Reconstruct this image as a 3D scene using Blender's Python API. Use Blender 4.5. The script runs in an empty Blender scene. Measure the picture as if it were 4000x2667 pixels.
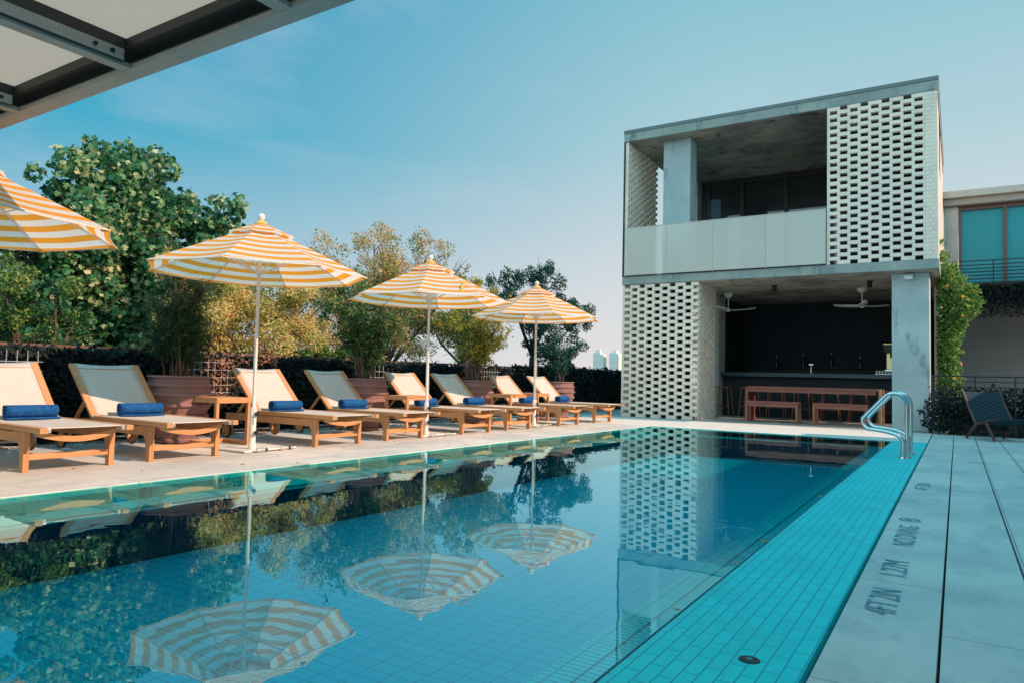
import bpy, math, random
import numpy as np
from mathutils import Vector, Matrix
random.seed(7); RNG = np.random.default_rng(11)
S = bpy.context.scene
COL = S.collection
R = math.radians

# ------------------------------------------------------------------ camera
cam_d = bpy.data.cameras.new("camera"); cam = bpy.data.objects.new("camera", cam_d); COL.objects.link(cam)
rt = Vector((0.84566, 0.53318, 0.02398)); up = Vector((0.00655, -0.05529, 0.99845)); fw = Vector((-0.53368, 0.84419, 0.05025))
cam.matrix_world = Matrix(((rt.x, up.x, -fw.x, 0), (rt.y, up.y, -fw.y, 0), (rt.z, up.z, -fw.z, 0.86), (0, 0, 0, 1)))
cam_d.lens = 24.77; cam_d.sensor_width = 36; cam_d.clip_start = 0.05; cam_d.clip_end = 3000
S.camera = cam

# ------------------------------------------------------------------ sun and sky
SUN = Vector((2.2, 0.4, 1.48)).normalized()
sd = bpy.data.lights.new("sun", 'SUN'); sd.energy = 4.6; sd.angle = R(0.5); sd.color = (1.0, 0.65, 0.45)
so = bpy.data.objects.new("sun", sd); COL.objects.link(so)
so.rotation_euler = SUN.to_track_quat('Z', 'Y').to_euler()
W = bpy.data.worlds.new("World"); S.world = W; W.use_nodes = True
nt = W.node_tree; N = nt.nodes; L = nt.links; N.clear()
def nn(t, **k):
    n = N.new(t)
    for a, b in k.items(): setattr(n, a, b)
    return n
out = nn('ShaderNodeOutputWorld'); bg = nn('ShaderNodeBackground'); bg.inputs[1].default_value = 0.1
sky = nn('ShaderNodeTexSky', sky_type='NISHITA'); sky.sun_disc = False
sky.sun_elevation = math.asin(SUN.z); sky.sun_rotation = math.atan2(SUN.x, SUN.y); sky.air_density = 1.0; sky.dust_density = 0.6; sky.ozone_density = 3.0
tc = nn('ShaderNodeTexCoord'); sep = nn('ShaderNodeSeparateXYZ'); L.new(tc.outputs['Generated'], sep.inputs[0])
def ramp(stops):
    r = nn('ShaderNodeValToRGB'); e = r.color_ramp.elements
    while len(e) < len(stops): e.new(0.5)
    for i, (p, c) in enumerate(stops): e[i].position = p; e[i].color = (*c, 1)
    L.new(sep.outputs[2], r.inputs[0]); return r
rl = ramp([(0.0, (.54, .56, .60)), (0.10, (.36, .49, .57)), (0.30, (.025, .32, .465)), (0.5, (.004, .24, .43)), (1.0, (.0, .64, .96))])  # top stops of both ramps lie above the view, raised as added fill
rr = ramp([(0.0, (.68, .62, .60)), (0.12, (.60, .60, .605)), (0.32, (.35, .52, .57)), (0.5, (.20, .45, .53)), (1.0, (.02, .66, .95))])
dot = nn('ShaderNodeVectorMath', operation='DOT_PRODUCT'); dot.inputs[1].default_value = (.98, .18, 0); L.new(tc.outputs['Generated'], dot.inputs[0])
mr = nn('ShaderNodeMapRange', interpolation_type='SMOOTHSTEP'); mr.inputs[1].default_value = -.86; mr.inputs[2].default_value = -.02; L.new(dot.outputs['Value'], mr.inputs[0])
def wmix(f, a, b, bt='MIX'):
    m = nn('ShaderNodeMix', data_type='RGBA', blend_type=bt)
    if isinstance(f, float): m.inputs[0].default_value = f
    else: L.new(f, m.inputs[0])
    for i, v in ((6, a), (7, b)):
        if isinstance(v, tuple): m.inputs[i].default_value = v
        else: L.new(v, m.inputs[i])
    return m.outputs[2]
grad = wmix(mr.outputs[0], rl.outputs[0], rr.outputs[0])
# unseen sky behind the camera, brightened as added fill light for shaded sides
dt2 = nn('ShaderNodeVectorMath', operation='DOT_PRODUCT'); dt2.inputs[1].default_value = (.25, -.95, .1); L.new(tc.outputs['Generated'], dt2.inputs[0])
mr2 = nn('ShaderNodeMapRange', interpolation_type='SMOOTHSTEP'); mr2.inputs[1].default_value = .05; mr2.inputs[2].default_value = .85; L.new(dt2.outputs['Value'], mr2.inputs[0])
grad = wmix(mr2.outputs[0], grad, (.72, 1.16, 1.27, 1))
# thin high cloud
mp = nn('ShaderNodeMapping'); mp.inputs['Scale'].default_value = (1.4, 1.4, 4.2); L.new(tc.outputs['Generated'], mp.inputs[0])
nz = nn('ShaderNodeTexNoise'); nz.inputs['Scale'].default_value = 2.3; nz.inputs['Detail'].default_value = 7; nz.inputs['Roughness'].default_value = .55; nz.inputs['Distortion'].default_value = .4
L.new(mp.outputs[0], nz.inputs[0])
cm = nn('ShaderNodeMapRange'); cm.inputs[1].default_value = .54; cm.inputs[2].default_value = .80; cm.inputs[4].default_value = .28; L.new(nz.outputs[0], cm.inputs[0])
grad = wmix(cm.outputs[0], grad, (.56, .60, .66, 1))
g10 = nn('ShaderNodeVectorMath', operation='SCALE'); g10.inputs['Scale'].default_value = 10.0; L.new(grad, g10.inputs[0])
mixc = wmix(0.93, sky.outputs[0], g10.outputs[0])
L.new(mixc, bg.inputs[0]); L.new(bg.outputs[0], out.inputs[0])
S.view_settings.view_transform = 'Standard'; S.view_settings.look = 'None'; S.view_settings.exposure = 0.33; S.view_settings.gamma = 1.0
S.cycles.max_bounces = 10; S.cycles.transparent_max_bounces = 24; S.cycles.diffuse_bounces = 4; S.cycles.glossy_bounces = 4

# ------------------------------------------------------------------ materials
class MT:
    def __init__(s, name):
        s.m = bpy.data.materials.new(name); s.m.use_nodes = True
        s.t = s.m.node_tree; s.N = s.t.nodes; s.L = s.t.links; s.p = s.N['Principled BSDF']; s.o = s.N['Material Output']
    def n(s, t, ins=None, **k):
        x = s.N.new(t)
        for a, b in k.items(): setattr(x, a, b)
        for a, b in (ins or {}).items():
            if hasattr(b, 'is_output'): s.L.new(b, x.inputs[a])
            else: x.inputs[a].default_value = b
        return x
    def co(s, kind='Object'): return s.n('ShaderNodeTexCoord').outputs[kind]
    def map(s, v, sc=(1, 1, 1), loc=(0, 0, 0), rot=(0, 0, 0)): return s.n('ShaderNodeMapping', {'Vector': v, 'Scale': sc, 'Location': loc, 'Rotation': rot}).outputs[0]
    def noise(s, v, sc, det=4, ro=.5): return s.n('ShaderNodeTexNoise', {'Vector': v, 'Scale': sc, 'Detail': det, 'Roughness': ro}).outputs[0]
    def mr(s, v, a, b, c=0., d=1.): return s.n('ShaderNodeMapRange', {0: v, 1: a, 2: b, 3: c, 4: d}).outputs[0]
    def mix(s, f, a, b, bt='MIX'):
        m = s.n('ShaderNodeMix', data_type='RGBA', blend_type=bt)
        for i, v in ((0, f), (6, a), (7, b)):
            if hasattr(v, 'is_output'): s.L.new(v, m.inputs[i])
            else: m.inputs[i].default_value = v if i == 0 else (*v[:3], 1)
        return m.outputs[2]
    def math(s, op, a, b=0.):
        x = s.n('ShaderNodeMath', operation=op)
        for i, v in ((0, a), (1, b)):
            if hasattr(v, 'is_output'): s.L.new(v, x.inputs[i])
            else: x.inputs[i].default_value = v
        return x.outputs[0]
    def bump(s, h, st=.3, d=.01):
        b = s.n('ShaderNodeBump', {'Height': h, 'Strength': st, 'Distance': d}); s.L.new(b.outputs[0], s.p.inputs['Normal'])
    def col(s, c):
        if hasattr(c, 'is_output'): s.L.new(c, s.p.inputs['Base Color'])
        else: s.p.inputs['Base Color'].default_value = (*c, 1)
    def rough(s, r): s.p.inputs['Roughness'].default_value = r
def plain(name, c, r=.5, metal=0., c2=None, sc=20., bump=0., spec=.5):
    m = MT(name); v = m.co()
    if c2 is not None: m.col(m.mix(m.mr(m.noise(v, sc), .35, .65), c, c2))
    else: m.col(c)
    m.rough(r); m.p.inputs['Metallic'].default_value = metal; m.p.inputs['Specular IOR Level'].default_value = spec
    if bump: m.bump(m.noise(v, sc * 6, 3), bump)
    return m.m
def concrete(name, c1, c2, c3, sc=1.3, bump=.25, r=.85):
    m = MT(name); v = m.co()
    a = m.mix(m.mr(m.noise(v, sc, 8, .62), .36, .64), c1, c2)
    b = m.mix(m.mr(m.noise(m.map(v, (1, 1, .35)), sc * 3.1, 6, .6), .56, .74), a, c3)
    m.col(m.mix(m.mr(m.noise(v, 60, 3), .3, .7, 0, .16), b, c3)); m.rough(r); m.bump(m.noise(v, 40, 6), bump); return m.m
def wood(name, c1, c2, axis=0, r=.55):
    m = MT(name); v = m.co(); s = [38, 38, 38]; s[axis] = 3.2
    n1 = m.noise(m.map(v, tuple(s)), 1.0, 5, .6); n2 = m.noise(v, 2.6, 3)
    a = m.mix(m.mr(n1, .3, .7), c1, c2); m.col(m.mix(m.mr(n2, .35, .7, 0, .45), a, tuple(x * .72 for x in c1)))
    m.rough(r); m.bump(n1, .12, .004); return m.m
M = {}
M['teak'] = wood('teak', (.62, .33, .15), (.44, .20, .08)); M['teaky'] = wood('teak_cross', (.62, .33, .15), (.44, .20, .08), 1); M['teakz'] = wood('teak_upright', (.60, .31, .14), (.43, .20, .08), 2)
M['redwood'] = wood('red_wood', (.34, .105, .07), (.20, .06, .045)); M['redwoodz'] = wood('red_wood_upright', (.36, .12, .07), (.22, .07, .045), 2)
M['concrete'] = concrete('board_marked_concrete', (.54, .61, .61), (.38, .46, .48), (.17, .24, .27))
M['slab'] = concrete('stained_slab_concrete', (.40, .43, .40), (.25, .29, .29), (.10, .14, .15), 1.6, .3)
def boards(m, v, c, dark):
    sp = m.n('ShaderNodeSeparateXYZ', {0: v}); f = m.math('FRACT', m.math('MULTIPLY', sp.outputs[1], 1 / .62)); g_ = m.math('LESS_THAN', f, .035)
    return m.mix(m.math('MULTIPLY', g_, .75), c, dark)
M['soffit'] = concrete('stained_concrete', (.56, .50, .42), (.22, .20, .185), (.05, .05, .055), .95, .3)
_m = M['soffit']; _t = MT.__new__(MT); _t.m = _m; _t.t = _m.node_tree; _t.N = _t.t.nodes; _t.L = _t.t.links; _t.p = _t.N['Principled BSDF']
_c = _t.p.inputs['Base Color'].links[0].from_socket; _t.col(boards(_t, _t.co(), _c, (.035, .035, .04)))
M['floor'] = concrete('floor_concrete', (.42, .40, .37), (.33, .32, .30), (.25, .25, .24))
M['steel'] = plain('stainless_steel', (.62, .63, .64), .13, 1.0)
M['alu'] = plain('brushed_metal', (.62, .61, .58), .4, .8)
M['white_metal'] = plain('white_powder_coat', (.80, .76, .72), .45, 0, (.70, .66, .62), 14)
M['black'] = plain('black_metal', (.012, .016, .022), .5)
M['dark'] = plain('dark_paint', (.014, .02, .028), .6, 0, (.008, .012, .018), 5)
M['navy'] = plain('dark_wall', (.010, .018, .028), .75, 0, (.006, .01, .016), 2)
M['rubber'] = plain('rubber', (.03, .03, .035), .8)
M['grey_paint'] = plain('grey_painted_steel', (.48, .44, .39), .55, 0, (.42, .38, .34), 4)
M['channel'] = plain('dark_channel', (.035, .032, .034), .5)
M['terracotta'] = concrete('weathered_clay', (.29, .165, .15), (.23, .125, .12), (.13, .08, .08), 3.0, .35, .75)
M['soil'] = plain('soil', (.05, .035, .022), .95, 0, (.09, .06, .035), 30, .4)
M['towel'] = plain('blue_towel', (.012, .115, .34), .95, 0, (.008, .07, .24), 30, .8, .2)
M['bark'] = plain('bark', (.13, .085, .06), .9, 0, (.07, .045, .035), 12, .5)
M['barkdark'] = plain('dark_bark', (.025, .03, .04), .9, 0, (.04, .04, .045), 12, .5)
M['stem'] = plain('thin_stem', (.17, .10, .07), .8, 0, (.10, .06, .045), 12)
M['render'] = plain('pale_render', (.55, .51, .46), .85, 0, (.50, .46, .42), 3, .1)
M['bronze'] = plain('bronze_frame', (.13, .085, .065), .5); M['darkbronze'] = plain('dark_bronze_frame', (.045, .032, .032), .5)
M['rope'] = plain('woven_rope', (.02, .06, .09), .85, 0, (.012, .035, .055), 60, .7)
M['darkwood'] = wood('dark_chair_wood', (.13, .05, .04), (.08, .03, .025), 2)
M['skin_wire'] = plain('galvanised_wire', (.50, .53, .52), .5, .3)
M['lamp_white'] = plain('white_plastic', (.75, .74, .70), .4)
M['ink'] = plain('faded_blue_ink', (.03, .17, .28), .8, 0, (.22, .36, .44), 38)

m = MT('white_brick'); v = m.co()
m.col(m.mix(m.mr(m.noise(v, 3.3, 5), .35, .7), (.97, .79, .67), (.82, .67, .57))); m.rough(.7); m.bump(m.noise(v, 50, 4), .15); M['brick'] = m.m
def bricktex(name, c1, c2, mor, w, h, ms, axes, off=.5, r=.6, bump=.3, extra=None, loc=(0, 0, 0), spec=.5):
    m = MT(name); v = m.co(); sp = m.n('ShaderNodeSeparateXYZ', {0: m.map(v, (1, 1, 1), loc)})
    cb = m.n('ShaderNodeCombineXYZ', {0: sp.outputs[axes[0]], 1: sp.outputs[axes[1]]})
    b = m.n('ShaderNodeTexBrick', {'Vector': cb.outputs[0], 'Color1': (*c1, 1), 'Color2': (*c2, 1), 'Mortar': (*mor, 1), 'Scale': 1., 'Mortar Size': ms, 'Mortar Smooth': .25, 'Bias': 0., 'Brick Width': w, 'Row Height': h})
    b.offset = off; c = b.outputs[0]
    if extra: c = extra(m, v, c)
    m.col(c); m.rough(r); m.p.inputs['Specular IOR Level'].default_value = spec
    m.bump(b.outputs[1], -bump, .003); return m
M['brick_wall'] = bricktex('solid_white_brick', (.66, .63, .57), (.60, .57, .52), (.36, .35, .33), .28, .078, .006, (0, 2)).m
M['brick_wall_y'] = bricktex('solid_white_brick_side', (.66, .63, .57), (.60, .57, .52), (.36, .35, .33), .28, .078, .006, (1, 2)).m
def tilevar(m, v, c):
    c = m.mix(m.mr(m.noise(v, 2.2, 6, .65), .35, .7, 0, .55), c, (.004, .46, .52))
    c = m.mix(m.mr(m.noise(m.map(v, (9, 1.2, 1)), 2.5, 5, .6), .60, .80, 0, .55), c, (.002, .30, .40))
    return m.mix(m.mr(m.noise(v, 38, 4, .7), .66, .78, 0, .7), c, (.30, .74, .70))
M['rim_tile'] = bricktex('turquoise_rim_tile', (.004, .74, .74), (.003, .68, .70), (.002, .30, .42), .145, .05, .0028, (1, 0), .5, .5, .2, tilevar, spec=.25).m
M['bench_tile'] = bricktex('bench_tile', (.02, .52, .56), (.02, .48, .53), (.004, .16, .28), .125, .10, .0045, (1, 0), .0, .4, .1).m
M['bench_tile_small'] = bricktex('bench_tile_small', (.004, .72, .76), (.004, .66, .72), (.002, .20, .34), .032, .14, .0035, (1, 0), .0, .4, .1).m
M['wall_tile'] = bricktex('grey_wall_tile', (.20, .23, .22), (.10, .125, .13), (.32, .35, .34), .075, .022, .0022, (1, 2), .5, .4, .1).m
M['deep_tile'] = bricktex('deep_floor_tile', (.0005, .50, .68), (.0005, .46, .65), (.0005, .22, .42), .13, .085, .0042, (0, 1), .0, .4, .1).m
M['deep_wall'] = bricktex('deep_wall_tile', (.004, .03, .07), (.004, .025, .06), (.003, .018, .045), .13, .085, .004, (1, 2), .0, .4, .1).m
def paving(name, loc):
    def ex(m, v, c):
        c = m.mix(m.mr(m.noise(v, 120, 2), .35, .75, 0, .30), c, (.45, .43, .40))
        c = m.mix(m.mr(m.noise(v, 1.1, 6, .6), .40, .68, 0, .75), c, (.42, .44, .45))
        c = m.mix(m.mr(m.noise(m.map(v, (1, .45, 1), (3, 7, 0)), 2.7, 7, .7), .50, .68, 0, .75), c, (.36, .40, .42))
        return m.mix(m.mr(m.noise(v, 26, 5, .7), .62, .74, 0, .45), c, (.30, .31, .31))
    return bricktex(name, (.70, .67, .63), (.66, .63, .60), (.24, .23, .22), 1.28, .325, .004, (1, 0), .5, .8, .4, ex, loc, .2).m
M['paving'] = paving('pale_concrete_paving', (.38, -.36, 0)); M['paving_left'] = paving('pale_concrete_paving_sunny', (0.32, .14, 0))
m = MT('paving_far'); 
M['paving_far'] = bricktex('pale_concrete_paving_far', (.70, .67, .63), (.66, .63, .60), (.40, .38, .36), 1.0, .6, .005, (0, 1), .5, .8, .3, None, (0, .05, 0), .2).m

# sling mesh fabric
m = MT('sling_mesh'); v = m.co(); m.col(m.mix(m.mr(m.noise(v, 4, 3), .3, .7), (.76, .73, .69), (.68, .655, .62))); m.rough(.8)
m.bump(m.noise(m.map(v, (1, 1, 1)), 400, 1), .3, .002)
tr = m.n('ShaderNodeBsdfTranslucent', {'Color': (.72, .66, .60, 1)}); mx = m.n('ShaderNodeMixShader', {0: .28, 1: m.p.outputs[0], 2: tr.outputs[0]}); m.L.new(mx.outputs[0], m.o.inputs[0]); M['sling'] = m.m
# striped canvas: UV.y runs from the top to the hem
m = MT('striped_canvas'); uv = m.n('ShaderNodeUVMap').outputs[0]; sp = m.n('ShaderNodeSeparateXYZ', {0: uv})
fr = m.math('FRACT', sp.outputs[1]); st = m.math('LESS_THAN', fr, .49)
fab = m.noise(m.co(), 90, 2)
c = m.mix(st, (.76, .77, .77), (.90, .38, .025)); c = m.mix(m.mr(fab, .3, .7, 0, .12), c, (.6, .5, .4)); m.col(c); m.rough(.85); m.bump(m.noise(m.co(), 14, 4), .35, .02)
tcol = m.mix(st, (.95, .88, .80), (.98, .38, .03)); tr = m.n('ShaderNodeBsdfTranslucent', {'Color': tcol}); mx = m.n('ShaderNodeMixShader', {0: .50, 1: m.p.outputs[0], 2: tr.outputs[0]}); m.L.new(mx.outputs[0], m.o.inputs[0]); M['canvas'] = m.m
M['hem'] = plain('canvas_hem', (.80, .74, .66), .8); M['strap'] = plain('yellow_strap', (.72, .40, .08), .8)
# water
m = MT('pool_water'); v = m.co()
nz1 = m.noise(m.map(v, (1, 1, 1)), 1.6, 3); nz2 = m.noise(v, 7, 2)
h = m.math('ADD', nz1, m.math('MULTIPLY', nz2, .12)); b = m.n('ShaderNodeBump', {'Height': h, 'Strength': .014, 'Distance': .1})
geo = m.n('ShaderNodeNewGeometry'); dt = m.n('ShaderNodeVectorMath', operation='DOT_PRODUCT'); m.L.new(geo.outputs['Incoming'], dt.inputs[0]); m.L.new(b.outputs[0], dt.inputs[1])
cs = m.math('ABSOLUTE', dt.outputs['Value']); f5 = m.math('POWER', m.math('SUBTRACT', 1., cs), 5.)   # Schlick, the same from above and below
f2 = m.math('MINIMUM', m.math('ADD', m.math('MULTIPLY', f5, .76), .215), 1.)
tp = m.n('ShaderNodeBsdfTransparent', {'Color': (.12, 1.0, 1.0, 1)}); gl = m.n('ShaderNodeBsdfGlossy', {'Color': (.62, .98, 1, 1), 'Roughness': .0, 'Normal': b.outputs[0]})
mx = m.n('ShaderNodeMixShader', {0: f2, 1: tp.outputs[0], 2: gl.outputs[0]}); m.L.new(mx.outputs[0], m.o.inputs[0]); M['water'] = m.m
# glass and frosted panels
def glass(name, tint, gloss=.25, trans=.4, diff=None, rough=.02):
    m = MT(name); tp = m.n('ShaderNodeBsdfTransparent', {'Color': (*tint, 1)}); m.col(diff or (.3, .4, .42)); m.rough(.6)
    gl = m.n('ShaderNodeBsdfGlossy', {'Color': (1, 1, 1, 1), 'Roughness': rough})
    a = m.n('ShaderNodeMixShader', {0: trans, 1: m.p.outputs[0], 2: tp.outputs[0]})
    fz = m.n('ShaderNodeFresnel', {'IOR': 1.5}); g = m.math('ADD', fz.outputs[0], gloss)
    b = m.n('ShaderNodeMixShader', {0: g, 1: a.outputs[0], 2: gl.outputs[0]}); m.L.new(b.outputs[0], m.o.inputs[0]); return m.m
M['frosted'] = glass('frosted_glass', (.82, .90, .90), .02, .50, (.90, .77, .68), .25)
M['window'] = glass('dark_window_glass', (.25, .4, .45), .05, .55, (.01, .02, .03))
M['teal_window'] = glass('teal_window_glass', (.15, .7, .75), -.02, .35, (.0, .40, .50))
M['clear'] = glass('clear_glassware', (.9, .95, .95), .12, .6, (.8, .82, .8))
# perforated metal screen
m = MT('perforated_screen'); v = m.co(); wv = m.n('ShaderNodeTexWave', {'Vector': v, 'Scale': 12.0, 'Distortion': 0.})
wv.bands_direction = 'X'; c = m.mix(m.mr(wv.outputs[1], .3, .7), (.30, .29, .27), (.66, .64, .60)); m.col(m.mix(m.mr(m.noise(v, 1.3, 4), .4, .7, 0, .3), c, (.30, .28, .26))); m.rough(.7)
tp = m.n('ShaderNodeBsdfTranslucent', {'Color': (.66, .62, .57, 1)}); mx = m.n('ShaderNodeMixShader', {0: .8, 1: m.p.outputs[0], 2: tp.outputs[0]}); m.L.new(mx.outputs[0], m.o.inputs[0]); M['perf'] = m.m
m = MT('perforated_strip_metal'); v = m.co(); vo = m.n('ShaderNodeTexVoronoi', {'Vector': m.map(v, (1, 1, 1)), 'Scale': 95.0, 'Randomness': 0.0}); m.col(m.mix(m.mr(vo.outputs[0], .30, .42), (.03, .03, .035), (.52, .50, .47))); m.rough(.5); M['strip'] = m.m
def leafmat(name, cols, trans=.35, tcol=None, rough=.5):
    m = MT(name); a = m.n('ShaderNodeAttribute', attribute_name='tone'); r = m.n('ShaderNodeValToRGB', {0: a.outputs['Fac']}); e = r.color_ramp.elements
    while len(e) < len(cols): e.new(.5)
    for i, c in enumerate(cols): e[i].position = i / (len(cols) - 1); e[i].color = (*c, 1)
    m.col(r.outputs[0]); m.rough(rough); m.p.inputs['Specular IOR Level'].default_value = .3
    tr = m.n('ShaderNodeBsdfTranslucent'); m.L.new(r.outputs[0], tr.inputs[0])
    mx = m.n('ShaderNodeMixShader', {0: trans, 1: m.p.outputs[0], 2: tr.outputs[0]}); m.L.new(mx.outputs[0], m.o.inputs[0]); return m.m
M['syc'] = leafmat('broad_leaf', [(.008, .06, .045), (.022, .13, .065), (.065, .25, .10), (.25, .42, .20), (.62, .62, .36)])
M['lf_green'] = leafmat('small_green_leaf', [(.015, .065, .035), (.04, .15, .05), (.13, .27, .07), (.36, .40, .11)], .4)
M['lf_yellow'] = leafmat('yellow_green_leaf', [(.06, .14, .04), (.28, .34, .07), (.68, .62, .18), (.90, .74, .36), (.80, .52, .28)], .5)
M['lf_autumn'] = leafmat('autumn_leaf', [(.04, .14, .05), (.13, .27, .07), (.42, .42, .13), (.74, .42, .19), (.90, .64, .46)], .5)
M['lf_gold'] = leafmat('golden_leaf', [(.05, .14, .05), (.22, .32, .06), (.60, .50, .09), (.72, .40, .10)], .45)
M['lf_dark'] = leafmat('dark_leaf', [(.010, .05, .05), (.018, .09, .075), (.04, .14, .09), (.11, .22, .11)])
M['lf_feather'] = leafmat('feathery_leaf', [(.012, .05, .03), (.02, .075, .035), (.05, .12, .04), (.16, .20, .07)])
M['lf_vine'] = leafmat('vine_leaf', [(.04, .16, .04), (.10, .27, .06), (.24, .40, .09), (.46, .50, .17)], .45)
M['lf_dry'] = leafmat('dry_leaf', [(.16, .06, .035), (.40, .18, .10), (.55, .28, .18)])
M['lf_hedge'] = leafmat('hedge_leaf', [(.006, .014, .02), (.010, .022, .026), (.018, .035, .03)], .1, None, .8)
M['lf_flower'] = leafmat('orange_flower', [(.75, .30, .02), (.80, .42, .03)])

# ------------------------------------------------------------------ mesh helpers
class MB:
    def __init__(s): s.v = []; s.f = []; s.uv = None
    def add(s, vs, fs): o = len(s.v); s.v += [tuple(x) for x in vs]; s.f += [tuple(i + o for i in f) for f in fs]; return s
    def box(s, x0, x1, y0, y1, z0, z1, mat=None):
        vs = [(x0, y0, z0), (x1, y0, z0), (x1, y1, z0), (x0, y1, z0), (x0, y0, z1), (x1, y0, z1), (x1, y1, z1), (x0, y1, z1)]
        if mat: vs = [tuple(mat @ Vector(q)) for q in vs]
        return s.add(vs, [(0, 3, 2, 1), (4, 5, 6, 7), (0, 1, 5, 4), (1, 2, 6, 5), (2, 3, 7, 6), (3, 0, 4, 7)])
    def bar(s, a, b, w, h, upv=(0, 0, 1)):
        a = Vector(a); b = Vector(b); d = (b - a).normalized(); sd_ = d.cross(Vector(upv)); 
        if sd_.length < 1e-4: sd_ = Vector((0, 1, 0))
        sd_.normalize(); u = sd_.cross(d); vs = []
        for q in (a, b):
            for i, j in ((-1, -1), (1, -1), (1, 1), (-1, 1)): vs.append(q + sd_ * (w / 2 * i) + u * (h / 2 * j))
        return s.add(vs, [(0, 1, 2, 3), (7, 6, 5, 4), (0, 4, 5, 1), (1, 5, 6, 2), (2, 6, 7, 3), (3, 7, 4, 0)])
    def tube(s, pts, rad, n=8, cap=True):
        pts = [Vector(p) for p in pts]; k = len(pts); rad = [rad] * k if not hasattr(rad, '__len__') else rad
        o = len(s.v); prev = None
        for i, p in enumerate(pts):
            d = (pts[min(i + 1, k - 1)] - pts[max(i - 1, 0)]).normalized()
            a = prev if prev is not None else (Vector((0, 0, 1)) if abs(d.z) < .9 else Vector((1, 0, 0)))
            x = (a - d * a.dot(d)).normalized(); y = d.cross(x); prev = x
            for j in range(n): t = 2 * math.pi * j / n; s.v.append(tuple(p + (x * math.cos(t) + y * math.sin(t)) * rad[i]))
        for i in range(k - 1):
            for j in range(n): s.f.append((o + i * n + j, o + i * n + (j + 1) % n, o + (i + 1) * n + (j + 1) % n, o + (i + 1) * n + j))
        if cap: s.f.append(tuple(o + j for j in range(n))[::-1]); s.f.append(tuple(o + (k - 1) * n + j for j in range(n)))
        return s
    def lathe(s, prof, n=32, c=(0, 0, 0), axis='z'):
        o = len(s.v)
        for r, z in prof:
            for j in range(n):
                t = 2 * math.pi * j / n; q = (r * math.cos(t), r * math.sin(t), z)
                if axis == 'y': q = (q[0], q[2], q[1])
                if axis == 'x': q = (q[2], q[0], q[1])
                s.v.append((q[0] + c[0], q[1] + c[1], q[2] + c[2]))
        for i in range(len(prof) - 1):
            for j in range(n): s.f.append((o + i * n + j, o + i * n + (j + 1) % n, o + (i + 1) * n + (j + 1) % n, o + (i + 1) * n + j))
        return s
    def cyl(s, c, r, h, n=24, axis='z'): return s.lathe([(0.0005, 0), (r, 0), (r, h), (0.0005, h)], n, c, axis)
    def prism(s, poly, y0, y1, plane='xz'):
        n = len(poly); f = (lambda a, b, y: (a, y, b)) if plane == 'xz' else (lambda a, b, y: (a, b, y)) if plane == 'xy' else (lambda a, b, y: (y, a, b))
        vs = [f(a, b, y0) for a, b in poly] + [f(a, b, y1) for a, b in poly]
        return s.add(vs, [tuple(range(n))[::-1], tuple(range(n, 2 * n))] + [(i, (i + 1) % n, n + (i + 1) % n, n + i) for i in range(n)])
    def build(s, name, mat, parent=None, smooth=False, bevel=0.):
        me = bpy.data.meshes.new(name); me.from_pydata(s.v, [], s.f); me.validate(); me.materials.append(mat)
        if smooth:
            me.polygons.foreach_set('use_smooth', [True] * len(me.polygons))
            try: me.set_sharp_from_angle(angle=R(40))
            except Exception: pass
        ob = bpy.data.objects.new(name, me); COL.objects.link(ob)
        if parent: ob.parent = parent
        if bevel: b = ob.modifiers.new('bevel', 'BEVEL'); b.width = bevel; b.segments = 2; b.limit_method = 'ANGLE'
        import bmesh
        bm = bmesh.new(); bm.from_mesh(me); bmesh.ops.recalc_face_normals(bm, faces=bm.faces); bm.to_mesh(me); bm.free()
        return ob
def tag(o, label=None, cat=None, group=None, kind=None):
    if label: o['label'] = label
    if cat: o['category'] = cat
    if group: o['group'] = group
    if kind: o['kind'] = kind
    return o
def thing(name, label, cat, loc=(0, 0, 0), rz=0., group=None):
    o = bpy.data.objects.new(name, None); COL.objects.link(o); o.location = loc; o.rotation_euler = (0, 0, rz); o.empty_display_size = .1
    return tag(o, label, cat, group)
def dup(root, loc, rz, label):
    r = root.copy(); COL.objects.link(r); r.location = loc; r.rotation_euler = (0, 0, rz); r['label'] = label
    for ch in list(root.children):
        c = ch.copy(); COL.objects.link(c); c.parent = r
        for g in list(ch.children): d = g.copy(); COL.objects.link(d); d.parent = c
    return r
def struct(mb, name, mat, **k): return tag(mb.build(name, mat, **k), kind='structure')
LEAF = {'oval': np.array([(-.5, 0, 0), (0, -.28, .06), (.5, 0, 0), (0, .28, .06)]),
        'needle': np.array([(-.5, 0, 0), (0, -.06, 0), (.5, 0, .05), (0, .06, 0)]),
        'palm': np.array([(-.45, 0, 0), (-.30, -.30, .03), (-.02, -.46, .0), (.02, -.20, .05), (.34, -.30, -.03), (.24, -.08, .04), (.58, 0, -.05), (.24, .08, .04), (.34, .30, -.03), (.02, .20, .05), (-.02, .46, 0), (-.30, .30, .03)])}
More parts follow.
